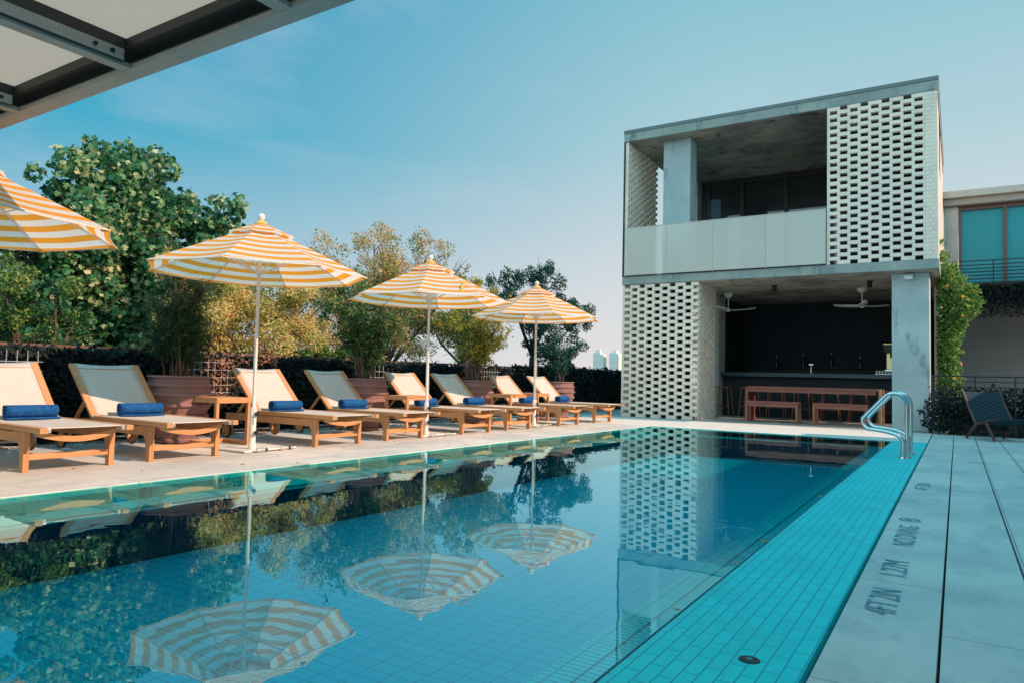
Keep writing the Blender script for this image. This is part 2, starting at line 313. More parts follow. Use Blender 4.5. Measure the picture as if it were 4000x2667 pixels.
def leaves(name, pts, size, mat, parent, kind='oval', nrm=None, tone=None, var=.35, droop=.2, rng=RNG):
    T = LEAF[kind]; k = len(T); n = len(pts); pts = np.asarray(pts, float)
    z = rng.normal(size=(n, 3))
    if nrm is not None: z = z * .75 + nrm
    z[:, 2] += droop; z /= np.linalg.norm(z, axis=1, keepdims=True)
    x = rng.normal(size=(n, 3)); x -= z * (x * z).sum(1, keepdims=True); x /= np.linalg.norm(x, axis=1, keepdims=True); y = np.cross(z, x)
    s = size * (1 + var * rng.uniform(-1, 1, n))[:, None, None]
    V = pts[:, None, :] + s * (T[None, :, 0:1] * x[:, None, :] + T[None, :, 1:2] * y[:, None, :] + T[None, :, 2:3] * z[:, None, :])
    me = bpy.data.meshes.new(name); me.vertices.add(n * k); me.vertices.foreach_set('co', V.reshape(-1)); me.loops.add(n * k); me.loops.foreach_set('vertex_index', np.arange(n * k, dtype=np.int32))
    me.polygons.add(n); me.polygons.foreach_set('loop_start', np.arange(0, n * k, k, dtype=np.int32)); me.polygons.foreach_set('loop_total', np.full(n, k, dtype=np.int32))
    me.update(); a = me.attributes.new('tone', 'FLOAT', 'FACE')
    if tone is None: tone = rng.uniform(0, 1, n)
    a.data.foreach_set('value', np.clip(np.asarray(tone, np.float32), 0, 1)); me.materials.append(mat); me.validate()
    o = bpy.data.objects.new(name, me); COL.objects.link(o)
    if parent: o.parent = parent
    return o
def blob_points(cl, n, shell=.55, rng=RNG):
    cl = np.array(cl); w = cl[:, 3] ** 2.3; w /= w.sum(); idx = rng.choice(len(cl), n, p=w); d = rng.normal(size=(n, 3)); d /= np.linalg.norm(d, axis=1, keepdims=True)
    r = rng.uniform(shell ** 3, 1, n) ** (1 / 3.) * cl[idx, 3]
    r *= 1 + .22 * np.sin(d[:, 0] * 5 + idx) * np.cos(d[:, 2] * 6 + idx * 2)
    return cl[idx, :3] + d * r[:, None], d, idx
def tree(name, label, cat, base, cl, n, size, mat, bark, kind='oval', shell=.45, tone_bias=0., trunk_r=.12, group=None, twigs=4, tspread=.28, nrm_w=.5, fill=1.):
    root = thing(name, label, cat, base, 0, group); b = Vector(base)
    cl = [(c[0] - b.x, c[1] - b.y, c[2] - b.z, c[3]) for c in cl]
    sub = []
    rng = np.random.default_rng(abs(hash(label)) % 1000 if False else len(label) * 7 + n % 97)
    for c in cl:   # split each mass into smaller leaf clumps with gaps between them
        m = max(4, int(10 * c[3] ** 1.2 / .6))
        for i in range(m):
            d = rng.normal(size=3); d /= np.linalg.norm(d); rr = c[3] * rng.uniform(.45, 1.0)
            sub.append((c[0] + d[0] * rr, c[1] + d[1] * rr, c[2] + d[2] * rr * .9, c[3] * fill * rng.uniform(.22, .42)))
    P_, D_, idx = blob_points(sub, n, shell, rng)
    tb = rng.normal(0, .13, len(sub))
    tone = .42 + tone_bias + tb[idx] + rng.normal(0, tspread, n)
    leaves('crown', P_, size, mat, root, kind, D_ * nrm_w, tone, rng=rng)
    t = MB(); cx = sum(c[0] for c in cl) / len(cl); cy = sum(c[1] for c in cl) / len(cl); zmin = min(c[2] - c[3] for c in cl)
    fork = Vector((cx * .35, cy * .35, max(.2, zmin + .1)))
    t.tube([(0, 0, -.02), fork * .5 + Vector((.04, -.03, 0)), fork], [trunk_r, trunk_r * .85, trunk_r * .72], 8)
    for c in cl:
        e = Vector(c[:3]); mid = (fork + e) / 2 + Vector((rng.normal(0, .08), rng.normal(0, .08), -.12 * c[3]))
        r0 = trunk_r * .42; t.tube([fork, mid, e], [r0, r0 * .6, r0 * .28], 6)
        for i in range(twigs):
            d = Vector(rng.normal(size=3)).normalized(); q = e + d * c[3] * rng.uniform(.7, 1.1); q.z += .1 * c[3]
            s0 = mid.lerp(e, rng.uniform(.3, 1)); t.tube([s0, s0.lerp(q, .5) + Vector((0, 0, .03)), q], [r0 * .25, r0 * .16, .004], 4)
    t.build('trunk', bark, root, True)
    return root

# ------------------------------------------------------------------ setting: ground, deck, pool
SK = 0.031; SKA = -math.atan(SK)
def LX(y): return -5.27 + SK * (y - 2.15)
def lp(dx, y): return (LX(y) + dx, y)
g = MB(); g.add([(-1500, -900, -6), (1500, -900, -6), (1500, 2500, -6), (-1500, 2500, -6)], [(0, 1, 2, 3)]); struct(g, 'ground', plain('ground_scrub', (.07, .10, .05), .95, 0, (.13, .12, .08), .05))
Y0, YF = -4.0, 12.78; XB = -.885; XC = -.385
def deckslab(name, poly, mat, z=0., t=.10):
    mb = MB(); mb.prism([(a, b) for a, b in poly], z - t, z, 'xy'); return struct(mb, name, mat)
deckslab('deck_sunny_side', [(-8.95, Y0), (LX(Y0), Y0), (LX(YF), YF), (-8.95, YF)], M['paving_left'])
deckslab('deck_far_side', [(-8.95, YF + .003), (XC - .012, YF + .003), (XC - .012, 15.3), (-8.95, 15.3)], M['paving_far'])
b = MB()
xs = [-.375, -.055, .255, .58, .91, 1.24, 1.57, 1.90, 2.23, 2.56, 2.89, 3.22]
for i in range(len(xs) - 1):
    w = (.008, .011, .009, .008)[i % 4]
    b.box(xs[i] + w / 2 * (i > 0), xs[i + 1] - w / 2, Y0, 15.12, -.06, 0)
b.box(3.226, 5.0, Y0, 15.12, -.06, 0)
struct(b, 'deck_shady_side', M['paving'], bevel=.002)
b = MB(); b.box(-9.0, 5.0, -9, Y0 - .01, -.1, 0); struct(b, 'deck_behind', M['paving'])
b = MB(); b.box(XC + .001, 5.0, Y0, 15.4, -.20, -.062); struct(b, 'deck_underlay', M['dark'])
# rims
b = MB(); b.box(XB + .010, XC - .010, Y0, YF, -.12, -.004); struct(b, 'pool_edge_band', M['rim_tile'])
b = MB(); b.prism([(LX(Y0) + .002, Y0), (LX(Y0) + .14, Y0), (LX(YF) + .14, YF - .14), (LX(YF) + .002, YF - .001)], -.09, -.022, 'xy')
b.prism([(LX(YF) + .14, YF - .14), (XB, YF - .14), (XB, YF - .001), (LX(YF) + .002, YF - .001)], -.09, -.0221, 'xy'); struct(b, 'pool_rim', M['rim_tile'])
ZB, ZF = -.10, -.44
wx0, wx1 = LX(Y0) + .14, LX(YF) + .14; BW = .44
b = MB(); b.add([(wx0, Y0, ZB), (wx1, YF - .14, ZB), (wx1, YF - .14, -.022), (wx0, Y0, -.022)], [(0, 1, 2, 3)]); struct(b, 'pool_wall', M['wall_tile'])
b = MB(); b.add([(wx1, YF - .14, ZB), (XB, YF - .14, ZB), (XB, YF - .14, -.022), (wx1, YF - .14, -.022)], [(0, 1, 2, 3)]); struct(b, 'pool_wall_far', M['wall_tile'])
b = MB(); b.add([(wx0, Y0, ZB), (wx0 + BW, Y0, ZB), (wx1 + BW, YF - .5, ZB), (wx1, YF - .5, ZB)], [(0, 1, 2, 3)]); b.add([(wx1, YF - .5, ZB), (XB - .27, YF - .5, ZB), (XB - .27, YF - .14, ZB), (wx1, YF - .14, ZB)], [(0, 1, 2, 3)]); struct(b, 'pool_bench', M['bench_tile'])
b = MB(); b.add([(XB - .27, Y0, ZB), (XB, Y0, ZB), (XB, YF - .14, ZB), (XB - .27, YF - .14, ZB)], [(0, 1, 2, 3)]); struct(b, 'pool_ledge', M['bench_tile_small'])
b = MB(); nose = .05
b.add([(wx0 + BW - .13, Y0, ZB + .003), (wx0 + BW - .08, Y0, ZB + .003), (wx1 + BW - .08, YF - .5, ZB + .003), (wx1 + BW - .13, YF - .5, ZB + .003)], [(0, 1, 2, 3)]); struct(b, 'pool_bench_stripe', M['deep_wall'])
b = MB()
for x in (XB - .155, XB - .085): b.add([(x, Y0, ZB + .002), (x + .006, Y0, ZB + .002), (x + .006, YF - .2, ZB + .002), (x, YF - .2, ZB + .002)], [(0, 1, 2, 3)])
struct(b, 'pool_ledge_joint', M['deep_wall'])
b = MB(); b.add([(wx0 + BW, Y0, ZF), (wx0 + BW, Y0, ZB), (wx1 + BW, YF - .5, ZB), (wx1 + BW, YF - .5, ZF)], [(0, 1, 2, 3)])
b.add([(wx1 + BW, YF - .5, ZF), (wx1 + BW, YF - .5, ZB), (XB - .27, YF - .5, ZB), (XB - .27, YF - .5, ZF)], [(0, 1, 2, 3)])
b.add([(XB - .27, YF - .5, ZF), (XB - .27, YF - .5, ZB), (XB - .27, Y0, ZB), (XB - .27, Y0, ZF)], [(0, 1, 2, 3)])
b.add([(wx0 + BW, Y0, ZF), (wx0 + BW, Y0, ZB), (XB - .27, Y0, ZB), (XB - .27, Y0, ZF)], [(0, 1, 2, 3)]); struct(b, 'pool_drop_wall', M['deep_wall'])
b = MB(); b.add([(wx0 + BW, Y0, ZF), (XB - .27, Y0, ZF), (XB - .27, YF - .5, ZF), (wx1 + BW, YF - .5, ZF)], [(0, 1, 2, 3)]); struct(b, 'pool_floor', M['deep_tile'])
b = MB(); b.box(XB - .004, XB + .009, Y0, YF - .14, -.1, -.0085); struct(b, 'pool_slot', M['deep_wall'])
b = MB(); b.add([(LX(Y0) + .002, Y0, -.006), (XB - .004, Y0, -.006), (XB - .004, YF - .001, -.006), (LX(YF) + .002, YF - .001, -.006)], [(0, 1, 2, 3)]); struct(b, 'pool_water', M['water'])
# gravel strip along the fence
n = 2600; yy = RNG.uniform(1.0, 14.6, n); xx = np.array([LX(y) for y in yy]) - 2.98 - RNG.gamma(2., .09, n) * 1.0 + .1
tag(leaves('gravel', np.c_[xx, yy, np.full(n, .012)], .035, M['lf_dry'], None, 'oval', np.tile([0, 0, 2.], (n, 1)), RNG.uniform(.3, 1.2, n)), kind='stuff')

# drain in the turquoise band
r = thing('floor_drain', 'round dark drain cover in the turquoise tile band beside the pool', 'drain', (-.555, 2.31, -.004))
b = MB().lathe([(.0005, .004), (.026, .004), (.032, .002), (.034, 0)], 28); b.build('drain_ring', M['black'], r, True)
b = MB().lathe([(.0005, .006), (.010, .006), (.011, .004)], 16); b.build('drain_screw', plain('drain_screw_metal', (.10, .22, .26), .4, .5), r, True)

# deck writing
def text(body, size, loc, label, sx=1.0):
    c = bpy.data.curves.new('marking', 'FONT'); c.body = body; c.size = size; c.space_character = 1.02; c.space_word = .8; c.resolution_u = 3; c.offset = -.0006
    o = bpy.data.objects.new('tmp', c); COL.objects.link(o); bpy.context.view_layer.update()
    me = bpy.data.meshes.new_from_object(o); bpy.data.objects.remove(o); me.materials.clear(); me.materials.append(M['ink'])
    q = bpy.data.objects.new('deck_marking', me); COL.objects.link(q); q.location = loc; q.rotation_euler = (0, 0, R(90)); q.scale = (sx, 1, 1)
    return tag(q, label, 'lettering', 'stencilled markings along the pool coping')
text('4FT 2IN', .162, (-.200, 3.04, .004), 'faded blue depth marking reading 4FT 2IN on the nearest coping slab', .72)
text('1.27M', .162, (-.200, 3.66, .004), 'faded blue depth marking reading 1.27M, after 4FT 2IN on the near slab', .86)
text('NO DIVING', .160, (-.200, 4.40, .004), 'faded blue stencil reading NO DIVING on the pool coping', .78)
text('4FT 3IN', .162, (-.200, 6.86, .004), 'faded blue depth marking on the coping farthest along the pool', .9)
r = thing('no_diving_symbol', 'blue no diving circle symbol stencilled beside the words NO DIVING', 'symbol', (-.262, 5.27, .004), R(90), 'stencilled markings along the pool coping')
b = MB().lathe([(.052, 0), (.062, 0), (.062, .001), (.052, .001)], 36); b.build('ring', M['ink'], r)
b = MB().bar((-.04, .04, .0016), (.04, -.04, .0016), .009, .0008); b.build('slash', M['ink'], r)
b = MB(); b.bar((-.03, -.012, .0006), (.012, .018, .0006), .012, .0008); b.bar((.012, .018, .0008), (.03, .0, .0008), .007, .0006); b.bar((-.03, -.026, .0006), (.03, -.026, .0006), .004, .0008); b.cyl((.026, .022, .0002), .008, .0008, 12); b.build('diver', M['ink'], r)

# ------------------------------------------------------------------ concrete pavilion with brick screens
FY = 15.62
def brick_rows(mb, x0, x1, z0, z1, y0, dpt, solid_r=0., pitch=.382, blen=.242, h=.0778, phase=0, axis='x', openphase=.5):
    rows = int(round((z1 - z0) / h)); h = (z1 - z0) / rows; g_ = .0035
    for k in range(rows):
        za, zb = z0 + k * h + (g_ if k else 0), z0 + (k + 1) * h
        off = (openphase if (k + phase) % 2 else 0.) * pitch; x = x0 - pitch + off
        end = x1 - solid_r
        while x < end:
            a, c = max(x, x0), min(x + blen, end)
            if c - a > .02:
                if axis == 'x': mb.box(a, c, y0, y0 + dpt, za, zb)
                else: mb.box(y0, y0 + dpt, a, c, za, zb)
            x += pitch
        # solid edge bricks
        if solid_r > 0:
            e = end + .002; tog = (k + phase) % 2; w = solid_r * (.38 if tog else .62)
            for a, c in ((e, e + w - .003), (e + w, x1)):
                if axis == 'x': mb.box(a, c, y0, y0 + dpt, za, zb)
                else: mb.box(y0, y0 + dpt, a, c, za, zb)
    return mb
pav = thing('pavilion', 'two storey concrete pool pavilion with white openwork brick screens', 'pavilion', (-3.5, FY, 0))
def pp(mb, name, mat, label=None, **k):
    o = mb.build(name, mat, pav, **k); o.location = (3.5, -FY, 0)
    if label: o['label'] = label
    return o
def sub(mb, name, mat, par, **k): o = mb.build(name, mat, par, **k); return o
X0, X1 = -6.79, -.28
b = MB().box(X0, X1 + .01, FY, 22.0, 3.12, 3.31); pp(b, 'floor_slab', M['slab'], bevel=.008)
b = MB().box(X0 + .02, X1 - .02, FY + .03, 21.9, 3.112, 3.118); pp(b, 'lower_ceiling', M['soffit'])
b = MB().box(X0, X1 + .01, FY, 22.0, 6.60, 6.80); pp(b, 'roof_slab', M['slab'], bevel=.008)
b = MB().box(X0 + .02, X1 - .02, FY + .03, 21.9, 6.592, 6.598); pp(b, 'upper_ceiling', M['soffit'])
b = MB().box(X0 - .005, X1 + .02, FY - .012, 22.01, 6.802, 6.875); pp(b, 'roof_edge', plain('roof_flashing', (.16, .19, .20), .6))
# upper screen on the right
b = brick_rows(MB(), -2.25, X1 - .005, 3.315, 6.595, FY + .012, .095, .21, phase=1); pp(b, 'upper_brick_screen', M['brick'])
b = brick_rows(MB(), FY + .03, 17.62, 3.315, 6.585, X0 + .012, .10, 0, axis='y', openphase=.5, blen=.19, pitch=.30); pp(b, 'side_brick_screen', M['brick'])
b = MB().box(X0 - .002, X0 + .035, FY + .004, FY + .028, 3.312, 6.598); pp(b, 'corner_post', M['black'])
b = MB().box(X1 - .115, X1 - .01, FY + .125, 17.2, 3.315, 6.59); b.box(X1 - .115, X1 - .01, 17.2, 18.6, 3.315, 5.5); b.box(X1 - .115, X1 - .01, 18.6, 21.9, 3.315, 6.59); pp(b, 'side_wall', M['brick_wall_y'])
# lower screen block on the left: three faces
TX0, TX1 = -6.78, -4.93
b = brick_rows(MB(), TX0, TX1, 0, 3.108, FY + .03, .095, .0, pitch=.372, blen=.238); brick_rows(b, FY + .145, 17.0, 0, 3.108, TX1 - .11, .11, 0, axis='y', pitch=.30, blen=.20, phase=1)
brick_rows(b, FY + .145, 17.0, 0, 3.108, TX0, .11, 0, axis='y', pitch=.372, blen=.25, phase=1); brick_rows(b, TX0 + .115, TX1 - .115, 0, 3.108, 16.88, .11, 0, pitch=.372, blen=.248, phase=1)
pp(b, 'lower_brick_screen', M['brick'])
b = MB().box(-6.35, -5.4, 16.2, 16.5, 0, 3.105); pp(b, 'hidden_column', M['navy'])
# columns
b = MB().box(-1.10, -.445, 16.0, 16.62, 0, 3.108); pp(b, 'column', M['concrete'], 'blue grey concrete column at the right end of the open bar', bevel=.012)
b = MB().box(-5.93, -5.27, 16.0, 16.48, 3.312, 6.59); pp(b, 'column', M['concrete'], 'concrete column behind the balcony rail', bevel=.012)
# balcony glass
px = [-6.73, -5.42, -4.28, -3.30, -2.262]
px = [-6.72, -5.68, -4.60, -3.46, -2.262]
for i in range(4):
    b = MB().box(px[i] + .006, px[i + 1] - .006, FY - .045, FY - .030, 3.335, 4.465); o = pp(b, 'balcony_pane', M['frosted'])
b = MB()
for x in px[1:4]: b.box(x - .004, x + .004, FY - .046, FY - .029, 3.30, 4.465)
b.box(px[0], px[4], FY - .052, FY - .024, 4.466, 4.480); pp(b, 'balcony_rail', plain('balcony_trim', (.52, .50, .44), .5, .3))
b = MB().box(px[0], px[4], FY - .028, FY - .002, 3.312, 3.334); pp(b, 'balcony_channel', M['black'])
# upper glazing
gz = MB().box(-6.2, X1 - .15, 20.0, 20.03, 3.32, 6.585); gl_ = pp(gz, 'upper_glazing', M['window'])
b = MB()
for x in (-6.10, -6.02, -5.07, -3.90, -2.75, -1.6): b.box(x - .045, x + .045, 19.93, 19.985, 3.33, 6.45)
b.box(-6.2, X1 - .15, 19.925, 19.99, 6.452, 6.58); sub(b, 'frame', M['darkbronze'], gl_)
b = MB().box(-2.2, -.42, 17.0, 17.1, 3.315, 6.585); pp(b, 'dark_backing', M['navy'])  # dark sheet added behind the screen so its openings look shaded
b = MB().box(-6.48, -6.24, 19.6, 20.2, 3.315, 6.585); pp(b, 'brick_pier', M['brick_wall'])
b = MB().box(-6.2, X1 - .15, 21.8, 21.9, 3.315, 6.585); pp(b, 'upper_back_wall', M['navy'])
# lower room
b = MB().box(-6.7, -.46, 21.6, 21.75, 0, 3.105); pp(b, 'back_wall', M['navy'])
b = MB().box(-5.75, -5.25, 18.4, 19.0, 0, 3.105); pp(b, 'inner_wall', M['brick_wall_y'])
b = MB().box(-5.75, -5.26, 19.003, 21.55, 0, 3.105); pp(b, 'store_wall', M['navy'])
b = MB().box(-5.244, -.7, 20.95, 21.0, .0, 3.1); pp(b, 'back_bar_tiling', M['navy'])
b = MB().box(-.42, -.30, 18.3, 21.9, 0, 3.105); pp(b, 'lower_side_wall', M['brick_wall_y'])
b = MB().box(-8.95, -.30, 15.303, 21.7, -.1, -.001); struct(b, 'bar_floor', M['floor'])
b = MB().box(-9.0, -5.0, 21.7, 26, -.1, -.002); struct(b, 'rear_terrace', M['floor'])
# small white lamp under the slab
r = thing('wall_lamp', 'small white emergency lamp on the column under the slab edge', 'lamp', (-.80, 15.93, 3.02))
MB().box(-.085, .085, -.03, .065, -.045, .055).build('housing', M['lamp_white'], r, bevel=.01); MB().box(-.06, .06, -.045, -.031, -.035, .01).build('lens', M['clear'], r)

# ceiling fans
def fan(x, y, label, rz):
    r = thing('ceiling_fan', label, 'ceiling fan', (x, y, 3.11), rz, 'ceiling fans in the open bar')
    MB().lathe([(.0005, 0), (.115, 0), (.112, -.035), (.085, -.085), (.045, -.11), (.0005, -.115)], 28).build('canopy_cup', M['lamp_white'], r, True)
    MB().cyl((0, 0, -.38), .016, .28, 12).build('rod', M['lamp_white'], r, True)
    MB().lathe([(.0005, -.36), (.05, -.37), (.06, -.42), (.04, -.46), (.0005, -.465)], 20).build('motor', M['lamp_white'], r, True)
    for a in (0, 120, 240):
        mb = MB(); c, s_ = math.cos(R(a)), math.sin(R(a)); prev = []
        for i in range(9):
            t = i / 8; rr = .05 + .62 * t; w = .045 + .055 * math.sin(math.pi * min(1, t * 1.05 + .05)); zz = -.42 + .05 * t * t
            for sg in (-1, 1): mb.v.append((rr * c - sg * w * s_, rr * s_ + sg * w * c, zz + sg * .022))
        for i in range(8): mb.f.append((2 * i, 2 * i + 2, 2 * i + 3, 2 * i + 1))
        o = mb.build('blade', M['lamp_white'], r, True); sdf = o.modifiers.new('thick', 'SOLIDIFY'); sdf.thickness = .012
    return r
fan(-4.93, 18.1, 'white ceiling fan nearer the brick screen, in the open bar', R(15)); fan(-1.85, 18.1, 'white ceiling fan nearer the concrete column, in the open bar', R(40))
def spot(x, y, label):
    r = thing('ceiling_spotlight', label, 'spotlight', (x, y, 3.11), 0, 'dark spotlights under the slab')
    MB().cyl((0, 0, -.03), .06, .03, 20).build('mount', M['black'], r, True); MB().lathe([(.0005, -.03), (.045, -.03), (.052, -.13), (.035, -.14), (.0005, -.12)], 20).build('lamp_head', M['black'], r, True)
spot(-3.55, 16.9, 'small dark ceiling spotlight in the middle of the bar ceiling'); spot(-1.58, 16.9, 'small dark ceiling spotlight beside the right ceiling fan')

# bar
r = thing('bar_counter', 'long dark bar counter across the shaded room', 'bar counter', (-3.2, 18.6, 0))
MB().box(-2.04, 2.45, -.05, .6, 1.03, 1.13).build('countertop', plain('counter_stone', (.035, .06, .085), .35), r, bevel=.006); MB().box(-2.0, 2.4, .12, .55, 0, 1.028).build('front_panel', M['navy'], r)
def stool(x, y, rz, label):
    r = thing('bar_stool', label, 'bar stool', (x, y, 0), rz, 'red brown bar stools at the counter')
    MB().box(-.18, .18, -.17, .17, .72, .75).build('seat', M['redwood'], r, bevel=.01)
    for a, b_ in ((-1, -1), (1, -1), (1, 1), (-1, 1)): MB().tube([(a * .15, b_ * .14, .72), (a * .21, b_ * .19, 0)], .011, 8).build('leg', M['redwoodz'], r, True)
    MB().bar((-.19, -.165, .28), (.19, -.165, .28), .012, .012).build('footrest', M['redwood'], r)
    return r
names = ['half hidden behind the brick screen', 'just left of the long table', 'behind the left end of the long table', 'behind the middle of the first bench', 'behind the gap between the benches', 'behind the second bench', 'nearest the concrete column']
for i, x in enumerate((-5.0, -4.35, -3.72, -3.1, -2.5, -1.9, -1.3)):
    stool(x, 17.95, R(random.uniform(-8, 8)), 'red brown metal bar stool ' + names[i])
r = thing('coffee_machine', 'polished espresso machine at the right end of the bar', 'coffee machine', (-1.20, 18.95, 1.13))
MB().box(-.24, .42, -.22, .22, .06, .12).build('drip_tray', M['steel'], r, bevel=.006); MB().box(-.22, .40, .02, .20, .12, .52).build('body', plain('amber_steel', (.62, .45, .22), .22, 1.), r, bevel=.01)
MB().box(-.26, .44, -.24, .22, .521, .72).build('top_housing', M['black'], r, bevel=.012); MB().box(-.262, .442, -.244, -.236, .70, .722).build('trim', plain('copper_trim', (.75, .42, .20), .3, 1.), r)
for x in (-.10, .12): MB().cyl((x, -.10, .40), .035, .12, 18).build('group_head', M['black'], r, True)
for x in (-.22, .38): MB().cyl((x, 0, 0), .02, .06, 12).build('foot', M['black'], r, True)
r = thing('glass_tray', 'tray of upturned clear glasses on the bar counter', 'tray of glasses', (-1.42, 18.72, 1.13))
MB().box(-.22, .24, -.10, .10, 0, .012).build('tray', M['steel'], r, bevel=.003)
for i in range(7):
    for j in range(2): MB().lathe([(.028, .012), (.026, .09), (.0005, .095)], 14, (-.18 + i * .063, -.045 + j * .075, 0)).build('glass', M['clear'], r, True)
r = thing('beer_tap', 'slim chrome tap standing on the middle of the bar counter', 'tap', (-3.05, 18.7, 1.13))
MB().cyl((0, 0, 0), .02, .19, 14).build('column', M['steel'], r, True); MB().tube([(0, 0, .17), (0, -.05, .19), (0, -.075, .16)], .009, 8).build('spout', M['steel'], r, True); MB().box(-.05, .05, -.012, .012, .20, .235).build('handle', M['steel'], r, bevel=.004)
def bottle(x, y, z, h, mat, label):
    r = thing('bottle', label, 'bottle', (x, y, z), 0, 'bottles on the back bar'); MB().lathe([(.0005, 0), (.036, 0), (.037, h * .6), (.014, h * .78), (.0135, h), (.0005, h)], 16).build('glass_body', mat, r, True); MB().cyl((0, 0, h), .015, .02, 12).build('cap', M['steel'], r, True)
MB_sh = thing('back_bar_shelf', 'dark shelf on the back wall of the bar', 'shelf', (-3.2, 20.8, 1.30)); MB().box(-1.9, 1.9, -.12, .12, 0, .03).build('board', M['dark'], MB_sh); MB().box(-1.85, 1.85, .05, .12, -.2, 0).build('bracket', M['dark'], MB_sh)
bm1, bm2 = plain('green_bottle', (.01, .03, .03), .1), plain('amber_bottle', (.04, .025, .02), .1)
for i in range(4):
    bottle(-4.3 + i * .71, 20.78, 1.33, .27 + .05 * (i % 3), (bm1, bm2)[i % 2], ('leftmost', 'second', 'third', 'rightmost')[i] + ' of four dark bottles on the shelf behind the bar')

# long table and benches under the slab
r = thing('dining_table', 'long red brown wooden table with slab ends in the open bar', 'table', (-2.72, 17.0, 0))
MB().box(-1.40, 1.32, -.36, .36, .745, .79).build('tabletop', M['redwood'], r, bevel=.004); MB().box(-1.36, 1.28, -.345, .345, .665, .743).build('apron', M['redwood'], r)
for x in (-1.405, 1.325):
    MB().box(x, x + .055, -.36, .36, 0, .79).build('leg', M['redwoodz'] if x < 0 else M['teakz'], r, bevel=.003)  # sunward end takes a paler wood, sunlight put into its colour
def bench(x0, x1, y, label):
    c = (x0 + x1) / 2; hw = (x1 - x0) / 2
    r = thing('bench', label, 'bench', (c, y, 0), 0, 'low wooden benches in front of the long table')
    MB().box(-hw, hw, -.19, .19, .425, .465).build('seat', M['redwood'], r, bevel=.004); MB().box(-hw + .04, hw - .04, -.175, .175, .35, .423).build('apron', M['redwood'], r)
    for s in (-1, 1): 
        for t in (-1, 1): MB().box(s * hw - .055 * (s > 0), s * hw + .055 * (s < 0), t * .19 - .06 * (t > 0), t * .19 + .06 * (t < 0), 0, .424).build('leg', M['redwoodz'], r)
bench(-4.0, -2.89, 16.3, 'low red brown bench nearer the brick screen'); bench(-2.60, -1.55, 16.3, 'low red brown bench nearer the pool handrails')

# upper terrace furniture behind frosted glass
r = thing('terrace_table', 'round table seen blurred through the frosted balcony glass', 'table', (-4.05, 16.75, 3.31))
MB().lathe([(.0005, .70), (.44, .70), (.45, .715), (.44, .73), (.0005, .73)], 36).build('tabletop', M['sling'], r, True); MB().cyl((0, 0, .02), .035, .68, 14).build('leg', M['sling'], r, True); MB().cyl((0, 0, 0), .22, .02, 24).build('base', M['sling'], r, True)

# ------------------------------------------------------------------ neighbouring wing behind, right
r = thing('rear_building', 'pale two storey building behind the pavilion with teal windows', 'building', (2, 22.2, 0))
def rp(mb, name, mat, **k): o = mb.build(name, mat, r, **k); o.location = (-2, -22.2, 0); return o
rp(MB().box(-.27, .06, 22.2, 26, 3.55, 5.72), 'wall', M['render']); rp(MB().box(-.27, 4.5, 22.2, 26, 5.722, 5.92), 'lintel', M['render']); rp(MB().box(-.30, 4.5, 22.02, 26, 5.925, 6.11), 'roof', M['render'], bevel=.01)
rp(MB().box(-.29, 4.5, 22.1, 22.19, 5.70, 5.74), 'gutter', M['bronze'])
w = rp(MB().box(.10, 4.4, 22.32, 22.36, 3.58, 5.62), 'window', M['teal_window'])
fr_ = MB(); fr_.box(.065, .13, 22.24, 22.38, 3.58, 5.71); fr_.box(.13, 4.4, 22.24, 22.38, 5.60, 5.71)
for x in (1.06, 2.1, 3.15): fr_.box(x, x + .07, 22.24, 22.38, 3.58, 5.60)
o = fr_.build('frame', M['bronze'], w); o2 = MB().box(.16, 4.3, 22.7, 22.72, 4.85, 5.62).build('blind', plain('teal_blind', (.06, .62, .58), .8), w)
rp(MB().box(.13, 4.4, 23.6, 23.7, 3.56, 5.65), 'room_wall', plain('blue_room', (.0, .30, .50), .8))
rp(MB().box(-.27, 4.5, 21.3, 26, 3.30, 3.53), 'terrace_slab', M['dark'])
rp(MB().box(-.27, 4.5, 23.7, 23.9, 0, 3.295), 'lower_wall', plain('grey_render', (.26, .29, .31), .85, 0, (.22, .25, .27), 2))
rl_ = MB()
for z in (3.62, 3.71, 3.80, 3.89, 3.98, 4.09): rl_.tube([(-.2, 21.35, z), (4.5, 21.35, z)], .013, 6)
for x in (.78, 2.0, 3.2): rl_.box(x, x + .03, 21.33, 21.37, 3.53, 4.10)
rp(rl_, 'railing', M['black'])
b = MB().box(-.29, 4.6, 15.4, 26, -.12, -.01); struct(b, 'rear_court', M['floor'])
pts = np.c_[RNG.uniform(.2, 4.4, 16000), RNG.uniform(21.1, 21.45, 16000), 3.45 - RNG.uniform(0, 1, 16000) ** 1.3 * (.62 + .22 * np.sin(np.linspace(0, 3, 16000) * 40))]
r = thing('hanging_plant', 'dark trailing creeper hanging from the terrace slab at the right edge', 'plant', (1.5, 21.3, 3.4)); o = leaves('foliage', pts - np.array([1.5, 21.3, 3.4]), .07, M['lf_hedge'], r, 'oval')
st_ = MB(); [st_.tube([(x, 0, .05), (x + random.uniform(-.05, .05), -.06, -random.uniform(.5, 1.1))], .006, 4) for x in np.linspace(-1.2, 2.6, 22)]; st_.build('stem', M['stem'], r)

